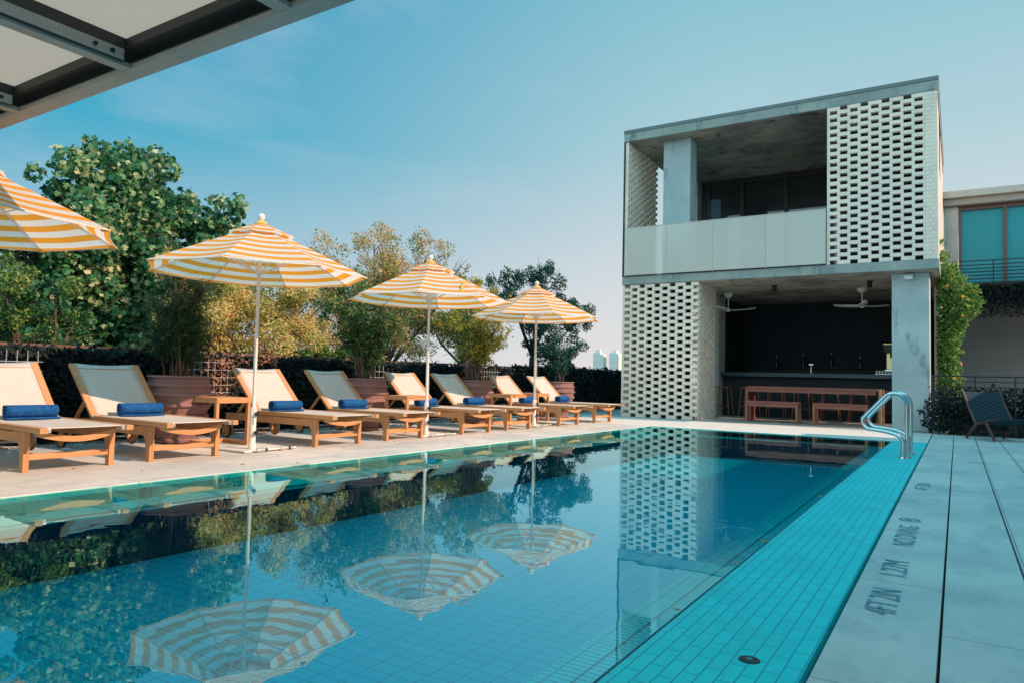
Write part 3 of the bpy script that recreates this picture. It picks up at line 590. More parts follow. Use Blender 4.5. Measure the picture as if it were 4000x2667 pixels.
# railing and hedge past the end of the right deck
r = thing('railing', 'black horizontal bar railing beside the concrete column at the deck end', 'railing', (1.5, 15.42, 0))
b = MB(); b.tube([(-1.9, 0, 1.075), (3, 0, 1.075)], .014, 8); b.build('top_rail', M['black'], r, True)
b = MB(); [b.tube([(-1.9, 0, z), (3, 0, z)], .009, 6) for z in (.98, .88, .785, .69)]; b.build('bars', M['black'], r, True)
for x in (-1.885, -1.22, -.62, 0.0, .8, 1.6, 2.4): MB().box(x - .012, x + .012, -.012, .012, 0, 1.07).build('post', M['black'], r)
cl = [(x, 15.62 + random.uniform(-.05, .25), z, .30) for x in np.arange(-.25, 4.2, .28) for z in (.18, .42, .62)]
cl += [(-.42, 15.45, .20, .17), (-.50, 15.35, .42, .14)]
P_, D_, _ = blob_points(cl, 17000, .1); P_ = P_[P_[:, 2] > .0]
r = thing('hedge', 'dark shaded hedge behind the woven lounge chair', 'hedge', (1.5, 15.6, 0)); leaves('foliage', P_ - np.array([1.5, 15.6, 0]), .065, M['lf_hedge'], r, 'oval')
MB().box(-1.6, 2.7, .02, .30, 0, .35).build('planter_box', M['dark'], r)

# climbing vine on the pavilion side
cl = []
for z, xw, rr in ((3.9, -.20, .10), (3.6, -.17, .16), (3.3, -.08, .24), (3.0, .0, .34), (2.7, .06, .40), (2.45, .16, .36), (2.2, .02, .32), (1.9, -.04, .30), (1.6, -.08, .30), (1.3, -.06, .28), (1.0, -.04, .30), (.7, -.04, .30), (.4, -.08, .28), (.15, -.1, .26)):
    cl.append((xw - .05, 17.2, z, rr * .8)); cl.append((xw - .12, 17.75, z + .1, rr * .75))
cl += [(.34, 17.2, 2.62, .17), (.27, 17.15, 2.85, .15)] + [(-.24, 17.1, z_, .14) for z_ in np.arange(.5, 3.2, .2)]
n = 13000; P_, D_, idx = blob_points(cl, n, .45); k = P_[:, 0] > -.36; P_, D_ = P_[k], D_[k]
r = thing('climbing_vine', 'sunlit yellow green climbing vine with small orange flowers', 'vine', (-.1, 17.3, 0)); off = np.array([-.1, 17.3, 0])
leaves('foliage', P_ - off, .070, M['lf_vine'], r, 'oval', D_ * .6, RNG.normal(.45, .28, len(P_)))
fl = MB()
for k in range(6): a = k * math.pi / 3; fl.add([(0, 0, 0), (.03 * math.cos(a - .4), .03 * math.sin(a - .4), .012), (.045 * math.cos(a), .045 * math.sin(a), .0), (.03 * math.cos(a + .4), .03 * math.sin(a + .4), .012)], [(0, 1, 2, 3)])
sel = RNG.choice(np.where((D_[:, 1] < -.2) & (P_[:, 1] < 17.2))[0], 15, replace=False); f0 = None
for k in sel:
    if f0 is None: f0 = fl.build('flower', plain('orange_petals', (.80, .36, .03), .7), r); q = f0
    else: q = f0.copy(); COL.objects.link(q)
    q.location = Vector(P_[k] - off + D_[k] * .05); q.rotation_euler = (R(70), 0, R(random.uniform(-60, 60)))
st_ = MB(); [st_.tube([(random.uniform(-.1, .05), .1 * i - .2, 0), (random.uniform(-.12, .05), .1 * i - .2, 1.8), (random.uniform(-.14, 0), .1 * i - .2, 3.4)], .012, 5) for i in range(5)]; st_.build('stem', M['stem'], r)

# hotel wing that shades the pool from the right (outside the frame)
hw = thing('hotel_wing', 'tall pale hotel wing along the right side of the pool deck', 'building', (7.5, 3, 0))
for nm, (y0, y1, h) in (('main_block', (-12, 11.0, 6.48)), ('middle_block', (11.01, 14.6, 4.9)), ('low_block', (14.61, 21.2, 3.92))):
    y0 -= 0; o = MB().box(5.02 - 7.5, 3.5, y0 + 0 - 3, y1 - 3, -.1, h).build(nm, M['render'], hw)
    if nm == 'main_block':
        for yy in np.arange(-9, 7.5, 2.4):
            for zz in (.9, 4.0): q = MB().box(5.0 - 7.5, 5.018 - 7.5, yy - 3, yy + 1.4 - 3, zz, zz + 1.7).build('window', M['window'], hw); MB().box(4.985 - 7.5, 5.03 - 7.5, yy - 3 - .05, yy + 1.45 - 3, zz - .06, zz - .002).build('sill', M['render'], q)

# ------------------------------------------------------------------ steel canopy over the camera
pg = thing('steel_canopy', 'grey steel canopy with perforated metal panels overhead at the top left', 'canopy', (-4, 0, 0))
def gp(mb, name, mat, **k): o = mb.build(name, mat, pg, **k); o.location = (4, 0, 0); return o
PZ = 2.70; PX = [-8.7, -7.25, -5.80, -4.345, -2.895, -1.445, .0]
gp(MB().box(-9.0, -.3, 2.325, 2.438, PZ, PZ + .03), 'front_beam', M['grey_paint'], bevel=.003)
gp(MB().box(-9.0, -.3, 2.405, 2.436, PZ + .031, PZ + .20), 'front_fascia', M['grey_paint'])
gp(MB().box(-9.0, -.3, 2.27, 2.40, PZ + .10, PZ + .16), 'front_channel', M['channel'])
for x in PX[1:6]:
    q = gp(MB().box(x - .045, x + .045, -3.0, 2.323, PZ + .002, PZ + .03), 'cross_beam', M['grey_paint']); 
    MB().box(x + .046, x + .075, -3.0, 2.268, PZ + .02, PZ + .16).build('web', M['channel'], q); MB().box(x + .076, x + .079, -3.0, 2.26, PZ + .022, PZ + .088).build('perforated_strip', M['strip'], q); MB().box(x - .10, x + .045, -3.0, 2.268, PZ + .10, PZ + .13).build('flange', M['perf'], q)
    for yb in (2.19, 2.09): MB().cyl((x + .079, yb, PZ + .055), .013, .012, 10, 'x').build('bolt', M['black'], q)
for i in range(len(PX) - 1): gp(MB().box(PX[i] + .03, PX[i + 1] - .05, -3.0, 2.30, PZ + .165, PZ + .172), 'perforated_panel', M['perf'])
for x in (-8.6, -.5): gp(MB().box(x - .06, x + .06, -2.9, -2.78, 0, PZ), 'post', M['grey_paint'])
for x in (-8.6,): gp(MB().box(x - .06, x + .06, 2.2, 2.32, 0, PZ), 'post', M['grey_paint'])
gp(MB().box(-9.0, -.3, -3.1, -3.0, PZ, PZ + .2), 'rear_beam', M['grey_paint'])

# ------------------------------------------------------------------ sun loungers
def make_lounger(label):
    r = thing('sun_lounger', label, 'sun lounger', (0, 0, 0), 0, 'teak sun loungers in a row along the pool')
    W2 = .355
    for s in (-1, 1):
        y = s * (W2 - .02)
        b = MB(); b.box(-2.03, -.30, y - .016, y + .016, .235, .318); b.build('side_rail', M['teak'], r, bevel=.004)
        b = MB(); b.box(-1.375, 0, y - .03, y + .03, .328, .372); b.build('seat_rail', M['teak'], r, bevel=.005)
        # leg with curved bracket
        poly = [(-.355, 0), (-.29, 0), (-.29, .326), (-.50, .326), (-.50, .275), (-.44, .262), (-.395, .225), (-.372, .19), (-.367, .13), (-.355, .12)]
        b = MB(); b.prism(poly, y - .0225, y + .0225); b.build('leg', M['teakz'], r, bevel=.003)
        # wheel
        wh = MB(); wh.lathe([(.0005, -.012), (.078, -.012), (.078, .012), (.0005, .012)], 28, (-1.97, y + s * .035, .095), 'y'); o = wh.build('wheel', M['teakz'], r, True)
        ty = MB(); ty.lathe([(.079, -.012), (.088, -.015), (.094, -.006), (.094, .006), (.088, .015), (.079, .012)], 28, (-1.97, y + s * .035, .095), 'y'); ty.build('tyre', M['rubber'], o, True)
        hb = MB()
        for k in range(5):
            a = k * 1.2566; hb.cyl((-1.97 + .045 * math.cos(a), y + s * .035 - .0135, .095 + .045 * math.sin(a)), .0065, .027, 8, 'y')
        hb.build('wheel_holes', M['rubber'], o)
        b = MB(); b.box(-1.99, -1.945, y - s * .03 - .014, y - s * .03 + .014, .07, .24); b.build('wheel_leg', M['teakz'], r)
        # back frame
        a0 = Vector((-1.385, y, .352)); a1 = Vector((-1.93, y, .885)); b = MB(); b.bar(a0, a1, .032, .066, (0, 1, 0)); 
        b.build('back_rail', M['teak'], r, bevel=.005)
        b = MB(); b.bar((-1.62, y * .88, .57), (-1.86, y * .88, .315), .022, .034, (0, 1, 0)); b.build('back_prop', M['teak'], r)
        b = MB(); b.box(-.115, -.02, y - s * .046 - .014, y - s * .046 + .014, .332, .366); b.build('end_bracket', M['alu'], r, bevel=.002)
        b = MB(); b.cyl((-1.375, y - .034, .362), .016, .068, 14, 'y'); b.build('hinge', M['alu'], r, True)
    MB().box(-.34, -.305, -W2 + .045, W2 - .045, .095, .145).build('stretcher', M['teaky'], r, bevel=.003)
    MB().tube([(-1.97, -W2 + .0, .095), (-1.97, W2 - .0, .095)], .010, 8).build('axle', M['alu'], r, True)
    MB().box(-2.0, -1.965, -W2 + .05, W2 - .05, .245, .31).build('head_crossbar', M['teaky'], r)
    # curved crossbar under the foot
    mb = MB(); n = 12
    for i in range(n + 1):
        t = -1 + 2 * i / n; y = t * (W2 - .045); z = .300 - .055 * (1 - t * t) + .018; x = -.20 + .03 * (1 - t * t)
        mb.v += [(x - .016, y, z - .024), (x + .016, y, z - .024), (x + .016, y, z + .024), (x - .016, y, z + .024)]
    for i in range(n):
        o = 4 * i
        for j in range(4): mb.f.append((o + j, o + (j + 1) % 4, o + 4 + (j + 1) % 4, o + 4 + j))
    mb.f += [(3, 2, 1, 0), (4 * n, 4 * n + 1, 4 * n + 2, 4 * n + 3)]
    mb.build('foot_crossbar', M['teaky'], r, bevel=.003)
    def cloth(fn, nm, nx, ny):
        mb = MB()
        for i in range(nx + 1):
            for j in range(ny + 1): mb.v.append(fn(i / nx, j / ny))
        for i in range(nx):
            for j in range(ny): o = i * (ny + 1) + j; mb.f.append((o, o + 1, o + ny + 2, o + ny + 1))
        o = mb.build(nm, M['sling'], r, True); q = o.modifiers.new('t', 'SOLIDIFY'); q.thickness = .006; q.offset = 0; return o
    h = W2 - .045
    cloth(lambda u, v: (-1.36 + 1.30 * u, -h + 2 * h * v, .366 - .018 * math.sin(math.pi * v) * math.sin(math.pi * min(1, u * 1.02) * .92 + .12)), 'seat_sling', 12, 8)
    cloth(lambda u, v: (-1.40 - .53 * u + .012 * math.sin(math.pi * v), -h + 2 * h * v, .375 + .520 * u - .018 * math.sin(math.pi * v) * (1 - .0 * u)), 'back_sling', 10, 8)
    MB().box(-1.90, -1.87, -h, h, .80, .845).build('head_rail', M['teaky'], r)
    return r
LY = [3.08, 4.11, 6.05, 7.21, 8.79, 9.95, 11.64, 13.03]
lab = ['teak sun lounger cut off by the left edge of the photo', 'teak sun lounger just left of the front umbrella and big pot', 'teak sun lounger behind the pole of the front umbrella',
       'fourth teak sun lounger from the left, its backrest shaded at the top', 'teak sun lounger right beside the middle umbrella pole, with a side table on its left', 'sixth teak sun lounger, just right of the middle umbrella pole',
       'teak sun lounger left of the far umbrella pole, with a side table on its left', 'farthest teak sun lounger, nearest the brick screen']
EX = -.80
def lpos(y): return (LX(y) + EX, y, 0)
first = make_lounger(lab[0]); first.location = lpos(LY[0]); first.rotation_euler = (0, 0, SKA)
for i in range(1, 8): dup(first, lpos(LY[i]), SKA, lab[i])

# towels: rolled, one on each lounger
def make_towel(label):
    mb = MB(); n = 96; turns = 2.6; w = .21; P2 = []
    for i in range(n + 1):
        t = i / n; a = t * turns * 2 * math.pi; rr = .014 + .050 * t; P2.append((rr * math.cos(a), .068 + rr * math.sin(a)))
    tail = [(.02 + .0, .004), (-.02, .003), (-.06, .004), (-.085, .010)]
    ring = []
    ny = 7
    for j in range(ny):
        y = -w + 2 * w * j / (ny - 1); wob = .003 * math.sin(j * 2.3)
        for i, (x, z) in enumerate(P2): mb.v.append((x + wob, y + .004 * math.sin(i * .35 + j), z + .0))
    k = len(P2)
    for j in range(ny - 1):
        for i in range(k - 1): mb.f.append((j * k + i, j * k + i + 1, (j + 1) * k + i + 1, (j + 1) * k + i))
    o = mb.build('rolled_towel', M['towel'], None, True); s_ = o.modifiers.new('t', 'SOLIDIFY'); s_.thickness = .012; s_.offset = 0
    tag(o, label, 'towel', 'rolled blue towels on the loungers')
    f = MB(); f.box(-.03, .092, -w - .006, w + .014, .001, .020); q = f.build('towel_flap', M['towel'], o, bevel=.009); return o
tl = ['rolled blue towel on the lounger cut off by the left edge', 'rolled blue towel on the lounger left of the front umbrella', 'rolled blue towel just right of the front umbrella pole', 'rolled blue towel on the fourth lounger from the left',
      'rolled blue towel partly behind the middle umbrella pole', 'rolled blue towel on the lounger right of the middle umbrella pole', 'rolled blue towel on the lounger left of the far umbrella pole', 'rolled blue towel in shade on the farthest lounger']
tw = make_towel(tl[0])
toff = [.10, .09, .0, -.02, -.05, .04, .04, .02]
for i, y in enumerate(LY):
    o = tw if i == 0 else dup(tw, (0, 0, 0), 0, tl[i])
    yy = y + toff[i]; o.location = (LX(yy) + EX - 1.24, yy, .366); o.rotation_euler = (0, 0, SKA + R(random.uniform(-5, 5)))

# ------------------------------------------------------------------ side tables (C-shaped)
def make_table(label):
    r = thing('side_table', label, 'side table', (0, 0, 0), 0, 'C-shaped teak side tables between the loungers')
    # legs at local x = 0, top reaches to local -x
    MB().box(-.52, 0, -.22, .22, .525, .532).build('tabletop', M['teaky'], r)
    b = MB()
    for i in range(6): b.box(-.50 + .082 * i, -.50 + .082 * i + .076, -.195, .195, .533, .549)
    b.build('top_slats', M['teaky'], r, bevel=.002)
    b = MB(); b.box(-.52, 0, -.22, -.198, .490, .55); b.box(-.52, 0, .198, .22, .490, .55); b.box(-.022, .001, -.198, .198, .490, .551); b.box(-.521, -.499, -.198, .198, .490, .551); b.build('top_frame', M['teak'], r, bevel=.002)
    for s in (-1, 1): MB().box(-.046, -.001, s * .22 - (.035 if s > 0 else 0), s * .22 + (.035 if s < 0 else 0), .05, .489).build('leg', M['teakz'], r, bevel=.003)
    b = MB(); b.box(-.46, 0, -.22, -.185, 0, .049); b.box(-.46, 0, .185, .22, 0, .049); b.box(-.495, -.461, -.22, .22, 0, .051); b.build('base', M['teak'], r, bevel=.003)
    return r
t1 = make_table('teak side table between the second and third loungers, left of the front umbrella pole'); t1.location = (-6.98, 5.14, 0); t1.rotation_euler = (0, 0, SKA)
dup(t1, (-6.96, 7.86, 0), R(-90) + SKA, 'teak side table between the fourth and fifth loungers, left of the middle umbrella pole')
dup(t1, (-6.93, 10.62, 0), R(-90) + SKA, 'teak side table between the sixth and seventh loungers, left of the far umbrella pole')
dup(t1, (-6.98, 12.28, 0), SKA, 'farthest teak side table, behind the far umbrella pole')

# ------------------------------------------------------------------ umbrellas
def make_umbrella(label, seed=0):
    r = thing('pool_umbrella', label, 'umbrella', (0, 0, 0), 0, 'yellow and white striped umbrellas along the pool')
    RR, ZE, ZA = 1.165, 1.905, 2.43; OFF = R(-9)
    def corner(k): a = OFF + k * math.pi / 4; return Vector((math.cos(a), math.sin(a), 0))
    def surf(k, s, t, lift=0., rs=1.):
        a, b = corner(k), corner(k + 1); e = a.lerp(b, s) * RR * rs
        sag = .045 * math.sin(math.pi * s) * t; z = ZA - (ZA - ZE) * (t ** 1.08) - sag * .5 + lift + .018 * math.sin(math.pi * s) * (t > .97)
        return (e.x * t * (1 - .02 * math.sin(math.pi * s)), e.y * t * (1 - .02 * math.sin(math.pi * s)), z)
    def canopy(t0, t1, lift, nt, nsv, nm, per, ph):
        mb = MB(); uvs = []
        for k in range(8):
            o = len(mb.v)
            for i in range(nt + 1):
                t = t0 + (t1 - t0) * i / nt
                for j in range(nsv + 1): mb.v.append(surf(k, j / nsv, t, lift * (1 if t > .03 else 1))); 
            for i in range(nt):
                for j in range(nsv):
                    q = o + i * (nsv + 1) + j; mb.f.append((q, q + nsv + 1, q + nsv + 2, q + 1))
        me = bpy.data.meshes.new(nm); me.from_pydata(mb.v, [], mb.f); me.materials.append(M['canvas'])
        uvl = me.uv_layers.new(name='UVMap'); m_ = nt + 1; w_ = nsv + 1
        for p_ in me.polygons:
            for li in p_.loop_indices:
                vi = me.loops[li].vertex_index % (m_ * w_); t = t0 + (t1 - t0) * (vi // w_) / nt; uvl.data[li].uv = (.5, t * per + ph)
        import bmesh
        bm = bmesh.new(); bm.from_mesh(me); bmesh.ops.remove_doubles(bm, verts=bm.verts, dist=1e-4); bm.to_mesh(me); bm.free()
        me.polygons.foreach_set('use_smooth', [True] * len(me.polygons))
        try: me.set_sharp_from_angle(angle=R(9))
        except Exception: pass
        ob = bpy.data.objects.new(nm, me); COL.objects.link(ob); ob.parent = r; return ob
    cn = canopy(.20, 1.0, 0., 14, 8, 'canopy', 8.0, .30)
    canopy(.03, .31, .045, 5, 6, 'vent_cap', 8.0, .30)
    b = MB()
    for k in range(8):
        b.tube([surf(k, j / 8, 1.0) for j in range(9)], .006, 5)
    b.build('hem', M['hem'], cn)
    hubz = 1.93
    for k in range(8):
        c = corner(k); b = MB(); b.tube([(c.x * .04, c.y * .04, ZA - .03), (c.x * RR * .985, c.y * RR * .985, ZE + .0)], .009, 6); rb = b.build('rib', M['white_metal'], r, True)
        m_ = .47; b = MB(); b.tube([(c.x * .05, c.y * .05, hubz), (c.x * RR * m_, c.y * RR * m_, ZA - (ZA - ZE) * m_ - .02)], .007, 6); b.build('strut', M['white_metal'], rb, True)
        b = MB(); q = Vector((c.x * RR, c.y * RR, ZE)); b.box(-.03, .03, -.018, .018, -.012, .004, Matrix.Translation(q - Vector((c.x, c.y, 0)) * .03) @ Matrix.Rotation(math.atan2(c.y, c.x), 4, 'Z')); b.build('rib_pocket', M['strap'], rb)
    MB().tube([(0, 0, .40), (0, 0, 2.44)], .019, 14).build('pole', M['white_metal'], r, True)
    MB().lathe([(.02, hubz - .03), (.042, hubz - .025), (.05, hubz), (.042, hubz + .025), (.02, hubz + .03)], 20).build('hub', M['white_metal'], r, True)
    MB().lathe([(.02, 2.40), (.075, 2.455), (.05, 2.485), (.018, 2.49)], 20).build('cap_gather', M['strap'], r, True)
    MB().lathe([(.0005, 2.485), (.020, 2.487), (.022, 2.50), (.033, 2.515), (.038, 2.535), (.033, 2.558), (.018, 2.572), (.0005, 2.576)], 20).build('finial', M['white_metal'], r, True)
    sl = MB().lathe([(.0005, .02), (.040, .02), (.040, .09), (.034, .092), (.034, .46), (.030, .47), (.019, .47)], 24).build('sleeve', M['white_metal'], r, True)
    for z in (.20, .40):
        kb = MB()
        for q in range(6):
            a = q * math.pi / 3; kb.cyl((.055, .018 * math.cos(a), z + .018 * math.sin(a)), .009, .016, 8, 'x')
        kb.cyl((.03, 0, z), .012, .035, 12, 'x'); kb.build('star_knob', M['black'], sl, True)
    pb = MB().box(-.37, .145, -.20, .46, .006, .024).build('base_plate', M['white_metal'], r, bevel=.004)
    for y in (-.02, .29): q = MB().lathe([(.0005, -.05), (.021, -.05), (.024, 0), (.021, .05), (.0005, .05)], 16, (.165, y, .026), 'y').build('roller', M['alu'], pb, True); MB().lathe([(.0005, .051), (.017, .051), (.017, .085), (.0005, .09)], 14, (.165, y, .026), 'y').build('end_cap', M['black'], q, True)
    for y in (.14,): MB().tube([(.165, -.10, .026), (.165, .46, .026)], .008, 8).build('axle', M['white_metal'], pb, True)
    b = MB(); pts_ = [(.035 + .012 * math.sin(z * 3.0), -.012, z) for z in np.linspace(.35, hubz, 14)]; b.tube(pts_, .0035, 5); b.tube([(.035, -.012, .30), (.036, -.012, .36)], .012, 8); b.build('cord', M['hem'], r, True)
    return r
ul = ['striped umbrella cut off by the left edge of the photo', 'front yellow and white striped umbrella, the whole one nearest the camera', 'middle yellow and white striped umbrella with a loose strap', 'far yellow and white striped umbrella, nearest the brick screen']
UP = [(-6.42, 2.18), (-6.42, 4.97), (-6.36, 7.83), (-6.33, 10.80)]
u0 = make_umbrella(ul[1]); u0.location = (*UP[1], 0)
dup(u0, (*UP[0], 0), R(180), ul[0]); u2 = dup(u0, (*UP[2], 0), R(-4), ul[2]); dup(u0, (*UP[3], 0), R(9), ul[3])
b = MB(); b.bar((.76, -.10, 2.14), (.84, -.27, 2.05), .035, .003); b.bar((.76, -.10, 2.14), (.90, .06, 2.07), .035, .003); b.bar((.84, -.27, 2.05), (.90, -.33, 1.95), .03, .003); b.bar((.90, .06, 2.07), (1.08, .16, 1.98), .03, .003); b.build('loose_strap', M['strap'], u2)

# ------------------------------------------------------------------ planters and potted shrubs
def make_planter(label):
    r = thing('planter_pot', label, 'planter', (0, 0, 0), 0, 'ribbed clay pots behind the loungers')
    prof = [(r_ * .90, z_) for r_, z_ in [(.0005, .03), (.235, 0), (.27, .02), (.275, .04), (.245, .06), (.285, .15), (.325, .16), (.328, .18), (.30, .20), (.335, .29), (.372, .305), (.374, .325), (.345, .345), (.372, .42), (.405, .435), (.406, .455), (.375, .475), (.388, .54), (.418, .555), (.418, .575), (.386, .59), (.385, .65), (.408, .662), (.408, .68), (.375, .695), (.368, .755), (.392, .765), (.388, .785), (.345, .785), (.335, .72), (.0005, .71)]]
    MB().lathe(prof, 48).build('pot', M['terracotta'], r, True); MB().lathe([(.0005, .735), (.303, .728)], 32).build('soil', M['soil'], r, True)
    return r
PY = [4.97, 7.95, 10.74, 13.85]; pl = ['ribbed clay planter between the second and third loungers', 'ribbed clay planter between the fourth and fifth loungers', 'ribbed clay planter between the sixth and seventh loungers', 'ribbed clay planter in shade beyond the last lounger']
PXY = [(LX(y) - 2.60, y) for y in PY]
p0 = make_planter(pl[0]); p0.location = (*PXY[0], 0)
for i in range(1, 4): dup(p0, (*PXY[i], 0), R(40 * i), pl[i])
def potted(i, cl, label, mat, n, size, kind, bark, tb=0., ns=16):
    bx, by = PXY[i]; r = thing('potted_shrub', label, 'shrub', (bx, by, .735), 0, 'wispy shrubs growing in the clay pots'); rng = np.random.default_rng(50 + i)
    st = MB(); pts = []; nr = []; tn = []
    for q in range(ns):
        c = cl[q % len(cl)]; d = rng.normal(size=3); d /= np.linalg.norm(d); e = Vector((c[0] - bx + d[0] * c[3] * .8, c[1] - by + d[1] * c[3] * .8, c[2] - .735 + abs(d[2]) * c[3] * .9))
        s = Vector((rng.uniform(-.12, .12), rng.uniform(-.12, .12), -.03)); mid = s.lerp(e, .5); mid.z += .10; mid.x *= .75; mid.y *= .75
        curve = [s, s.lerp(mid, .5) + Vector((0, 0, .04)), mid, mid.lerp(e, .5) + Vector((0, 0, .05)), e]; st.tube(curve, [.013, .011, .008, .005, .002], 5)
        for k in range(14):
            t = rng.uniform(.25, 1.); ii = min(3, int(t * 4)); a = curve[ii].lerp(curve[ii + 1], t * 4 - ii); dd = Vector(rng.normal(size=3)).normalized(); dd.z += .5; ln = rng.uniform(.12, .34) * (c[3] / .35); f = a + dd * ln
            st.tube([a, f], [.004, .0012], 3, False)
            m_ = int(n / (ns * 14))
            for w in range(m_):
                u = rng.uniform(.1, 1.15); pts.append(a + (f - a) * u + Vector(rng.normal(0, .028 * c[3] / .35, 3))); nr.append((0, 0, .3)); tn.append(.38 + tb + rng.normal(0, .25) + .25 * dd.x)
    leaves('foliage', np.array([tuple(p) for p in pts]), size, mat, r, kind, np.array(nr), tn, rng=rng); st.build('stem', bark, r); return r
X7 = -7.85
potted(0, [(X7, 4.88, 2.03, .30), (X7, 5.23, 1.86, .38), (X7, 4.79, 1.5, .33), (X7, 5.37, 1.39, .38), (X7, 5.09, 1.06, .3), (X7, 4.65, 1.1, .28)], 'feathery dark green shrub in the pot left of the front umbrella pole', M['lf_feather'], 24000, .06, 'needle', M['stem'], -.05, 26)
potted(1, [(X7, 7.7, 2.05, .33), (X7, 8.29, 1.85, .42), (X7, 7.46, 1.61, .33), (X7, 8.72, 1.49, .36), (X7, 8.13, 1.12, .34)], 'loose dark green shrub in the pot left of the middle umbrella pole', M['lf_green'], 14500, .040, 'oval', M['stem'], -.02, 22)
potted(2, [(X7, 10.89, 2.2, .37), (X7, 11.6, 1.95, .42), (X7, 10.4, 1.84, .32), (X7, 11.07, 1.47, .42), (X7, 11.9, 1.52, .31)], 'yellow green shrub in the pot right of the middle umbrella pole', M['lf_gold'], 14500, .040, 'oval', M['stem'], -.05, 22)
potted(3, [(X7, 14.19, 1.50, .33), (X7, 14.8, 1.34, .33), (X7, 13.7, 1.25, .28), (X7, 14.42, 1.04, .3)], 'dark shaded shrub in the last pot before the brick screen', M['lf_dark'], 9000, .05, 'oval', M['barkdark'], -.1, 16)

# ------------------------------------------------------------------ fence
FX = -8.72
r = thing('fence', 'dark boundary fence with a wooden top rail behind the loungers', 'fence', (FX, 8, 0))
MB().box(-.06, -.02, -12, 13.5, 0, 1.02).build('panel', M['dark'], r); b = MB().box(-.09, .02, -12, 13.5, 1.075, 1.105); b.build('top_rail', wood('weathered_rail', (.17, .095, .07), (.11, .06, .045), 1), r)
for y in np.arange(-11, 13.6, 1.9): MB().box(-.02, .04, y - .03, y + .03, 0, 1.074).build('post', M['dark'], r)
b = MB()
for ya, yb, za, zb in ((1.8, 3.72, .80, 1.0), (5.35, 6.05, .56, .98), (8.72, 9.12, .70, .98), (12.0, 12.75, .66, .98)):
    b = MB(); ya -= 8; yb -= 8
    for y in np.arange(ya, yb + .01, .10): b.tube([(.34, y, za - .04), (.34, y, zb + .02)], .0040, 4, False)
    for z in np.arange(za, zb, .10): b.tube([(.345, ya - .03, z), (.345, yb + .03, z)], .0040, 4, False)
    b.build('wire_mesh', M['skin_wire'], r)
# ivy that hides most of the fence
def ivy(y0, y1, n, label, mat=M['lf_hedge'], dens=1., zt=1.06, ex=None, size=.075, x0=FX + .10, name='ivy', top=.05):
    yy = RNG.uniform(y0, y1, n); zz = RNG.uniform(0.02, 1, n) ** .8 * zt + RNG.normal(0, top, n) * (RNG.uniform(0, 1, n) > .7); xx = x0 + RNG.uniform(0, .22, n) * (1 - .3 * zz)
    keep = np.ones(n, bool)
    for (a, c, z0, z1) in (ex or []): keep &= ~((yy > a) & (yy < c) & (zz > z0) & (zz < z1) & (RNG.uniform(0, 1, n) > .12))
    zz = np.maximum(zz, .02); r = thing(name, label, 'ivy', (x0, (y0 + y1) / 2, 0)); leaves('foliage', np.c_[xx, yy, zz][keep] - np.array([x0, (y0 + y1) / 2, 0]), size, mat, r, 'oval', np.tile([.8, 0, .1], (keep.sum(), 1)))
    st = MB(); [st.tube([(.03, y - (y0 + y1) / 2, 0), (.05, y - (y0 + y1) / 2 + random.uniform(-.2, .2), zt * .95)], .005, 4) for y in np.arange(y0 + .1, y1, .5)]; st.build('stem', M['barkdark'], r)
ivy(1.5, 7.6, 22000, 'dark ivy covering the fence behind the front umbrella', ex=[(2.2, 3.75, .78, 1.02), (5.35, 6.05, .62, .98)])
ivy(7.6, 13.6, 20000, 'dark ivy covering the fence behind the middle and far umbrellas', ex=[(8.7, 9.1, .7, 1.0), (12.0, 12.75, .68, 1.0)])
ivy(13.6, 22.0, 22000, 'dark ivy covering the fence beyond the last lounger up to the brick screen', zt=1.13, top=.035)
yy = RNG.normal(5.95, .13, 330); zz = RNG.uniform(.35, 1.0, 330); pts = np.c_[FX + .22 + RNG.uniform(0, .15, 330), yy, zz]; pts = np.r_[pts, np.c_[FX + .26 + RNG.uniform(0, .1, 160), RNG.uniform(5.4, 6.9, 160), 1.02 + RNG.normal(0, .04, 160)]]
r = thing('dry_creeper', 'dried orange brown creeper on the fence right of the first pot', 'creeper', (FX + .2, 6, 0)); leaves('foliage', pts - np.array([FX + .2, 6, 0]), .05, M['lf_dry'], r, 'oval', np.tile([.9, 0, .1], (len(pts), 1)))
st = MB(); [st.tube([(.0, random.uniform(-.4, .3), 0), (.05, random.uniform(-.5, .5), .6), (.05, random.uniform(-.6, .8), 1.0)], .005, 4) for _ in range(9)]; st.build('stem', M['stem'], r)

# ------------------------------------------------------------------ trees beyond the fence
def C3(lst, X, dx=.6):
    out = []
    for i, (y, z, q) in enumerate(lst): out.append((X + (dx if i % 2 else -dx) * .6, y, z, q))
    return out
syc = [(7.91, 5.15, .50), (7.08, 4.65, .62), (8.58, 5.1, .48), (6.25, 4.15, .55), (7.7, 4.13, .85), (6.81, 3.59, .8), (8.63, 4.15, .75), (9.37, 3.65, .66), (10.1, 4.05, .34), (6.02, 3.04, .7), (7.76, 2.99, .9), (8.9, 2.79, .85), (6.64, 2.41, .85), (5.87, 1.93, .7), (7.39, 1.91, .8), (8.55, 1.92, .8), (6.6, 1.2, .7), (7.9, 1.1, .7), (9.3, 1.5, .6), (9.9, 2.9, .55), (5.3, 2.4, .5), (7.4, 3.6, .8), (8.2, 3.5, .8), (9.9, 3.5, .5), (5.6, 3.7, .5), (5.4, 3.1, .5), (9.0, 4.5, .5), (9.5, 4.3, .42), (9.8, 3.6, .55), (10.1, 3.2, .5), (9.7, 2.3, .6), (7.0, .5, .8), (8.4, .5, .8), (6.0, 1.0, .7), (7.6, 2.4, .9), (8.2, 2.3, .8), (7.0, 3.0, .8), (6.3, 2.7, .7), (6.4, 1.7, .7), (6.9, 2.0, .7)]
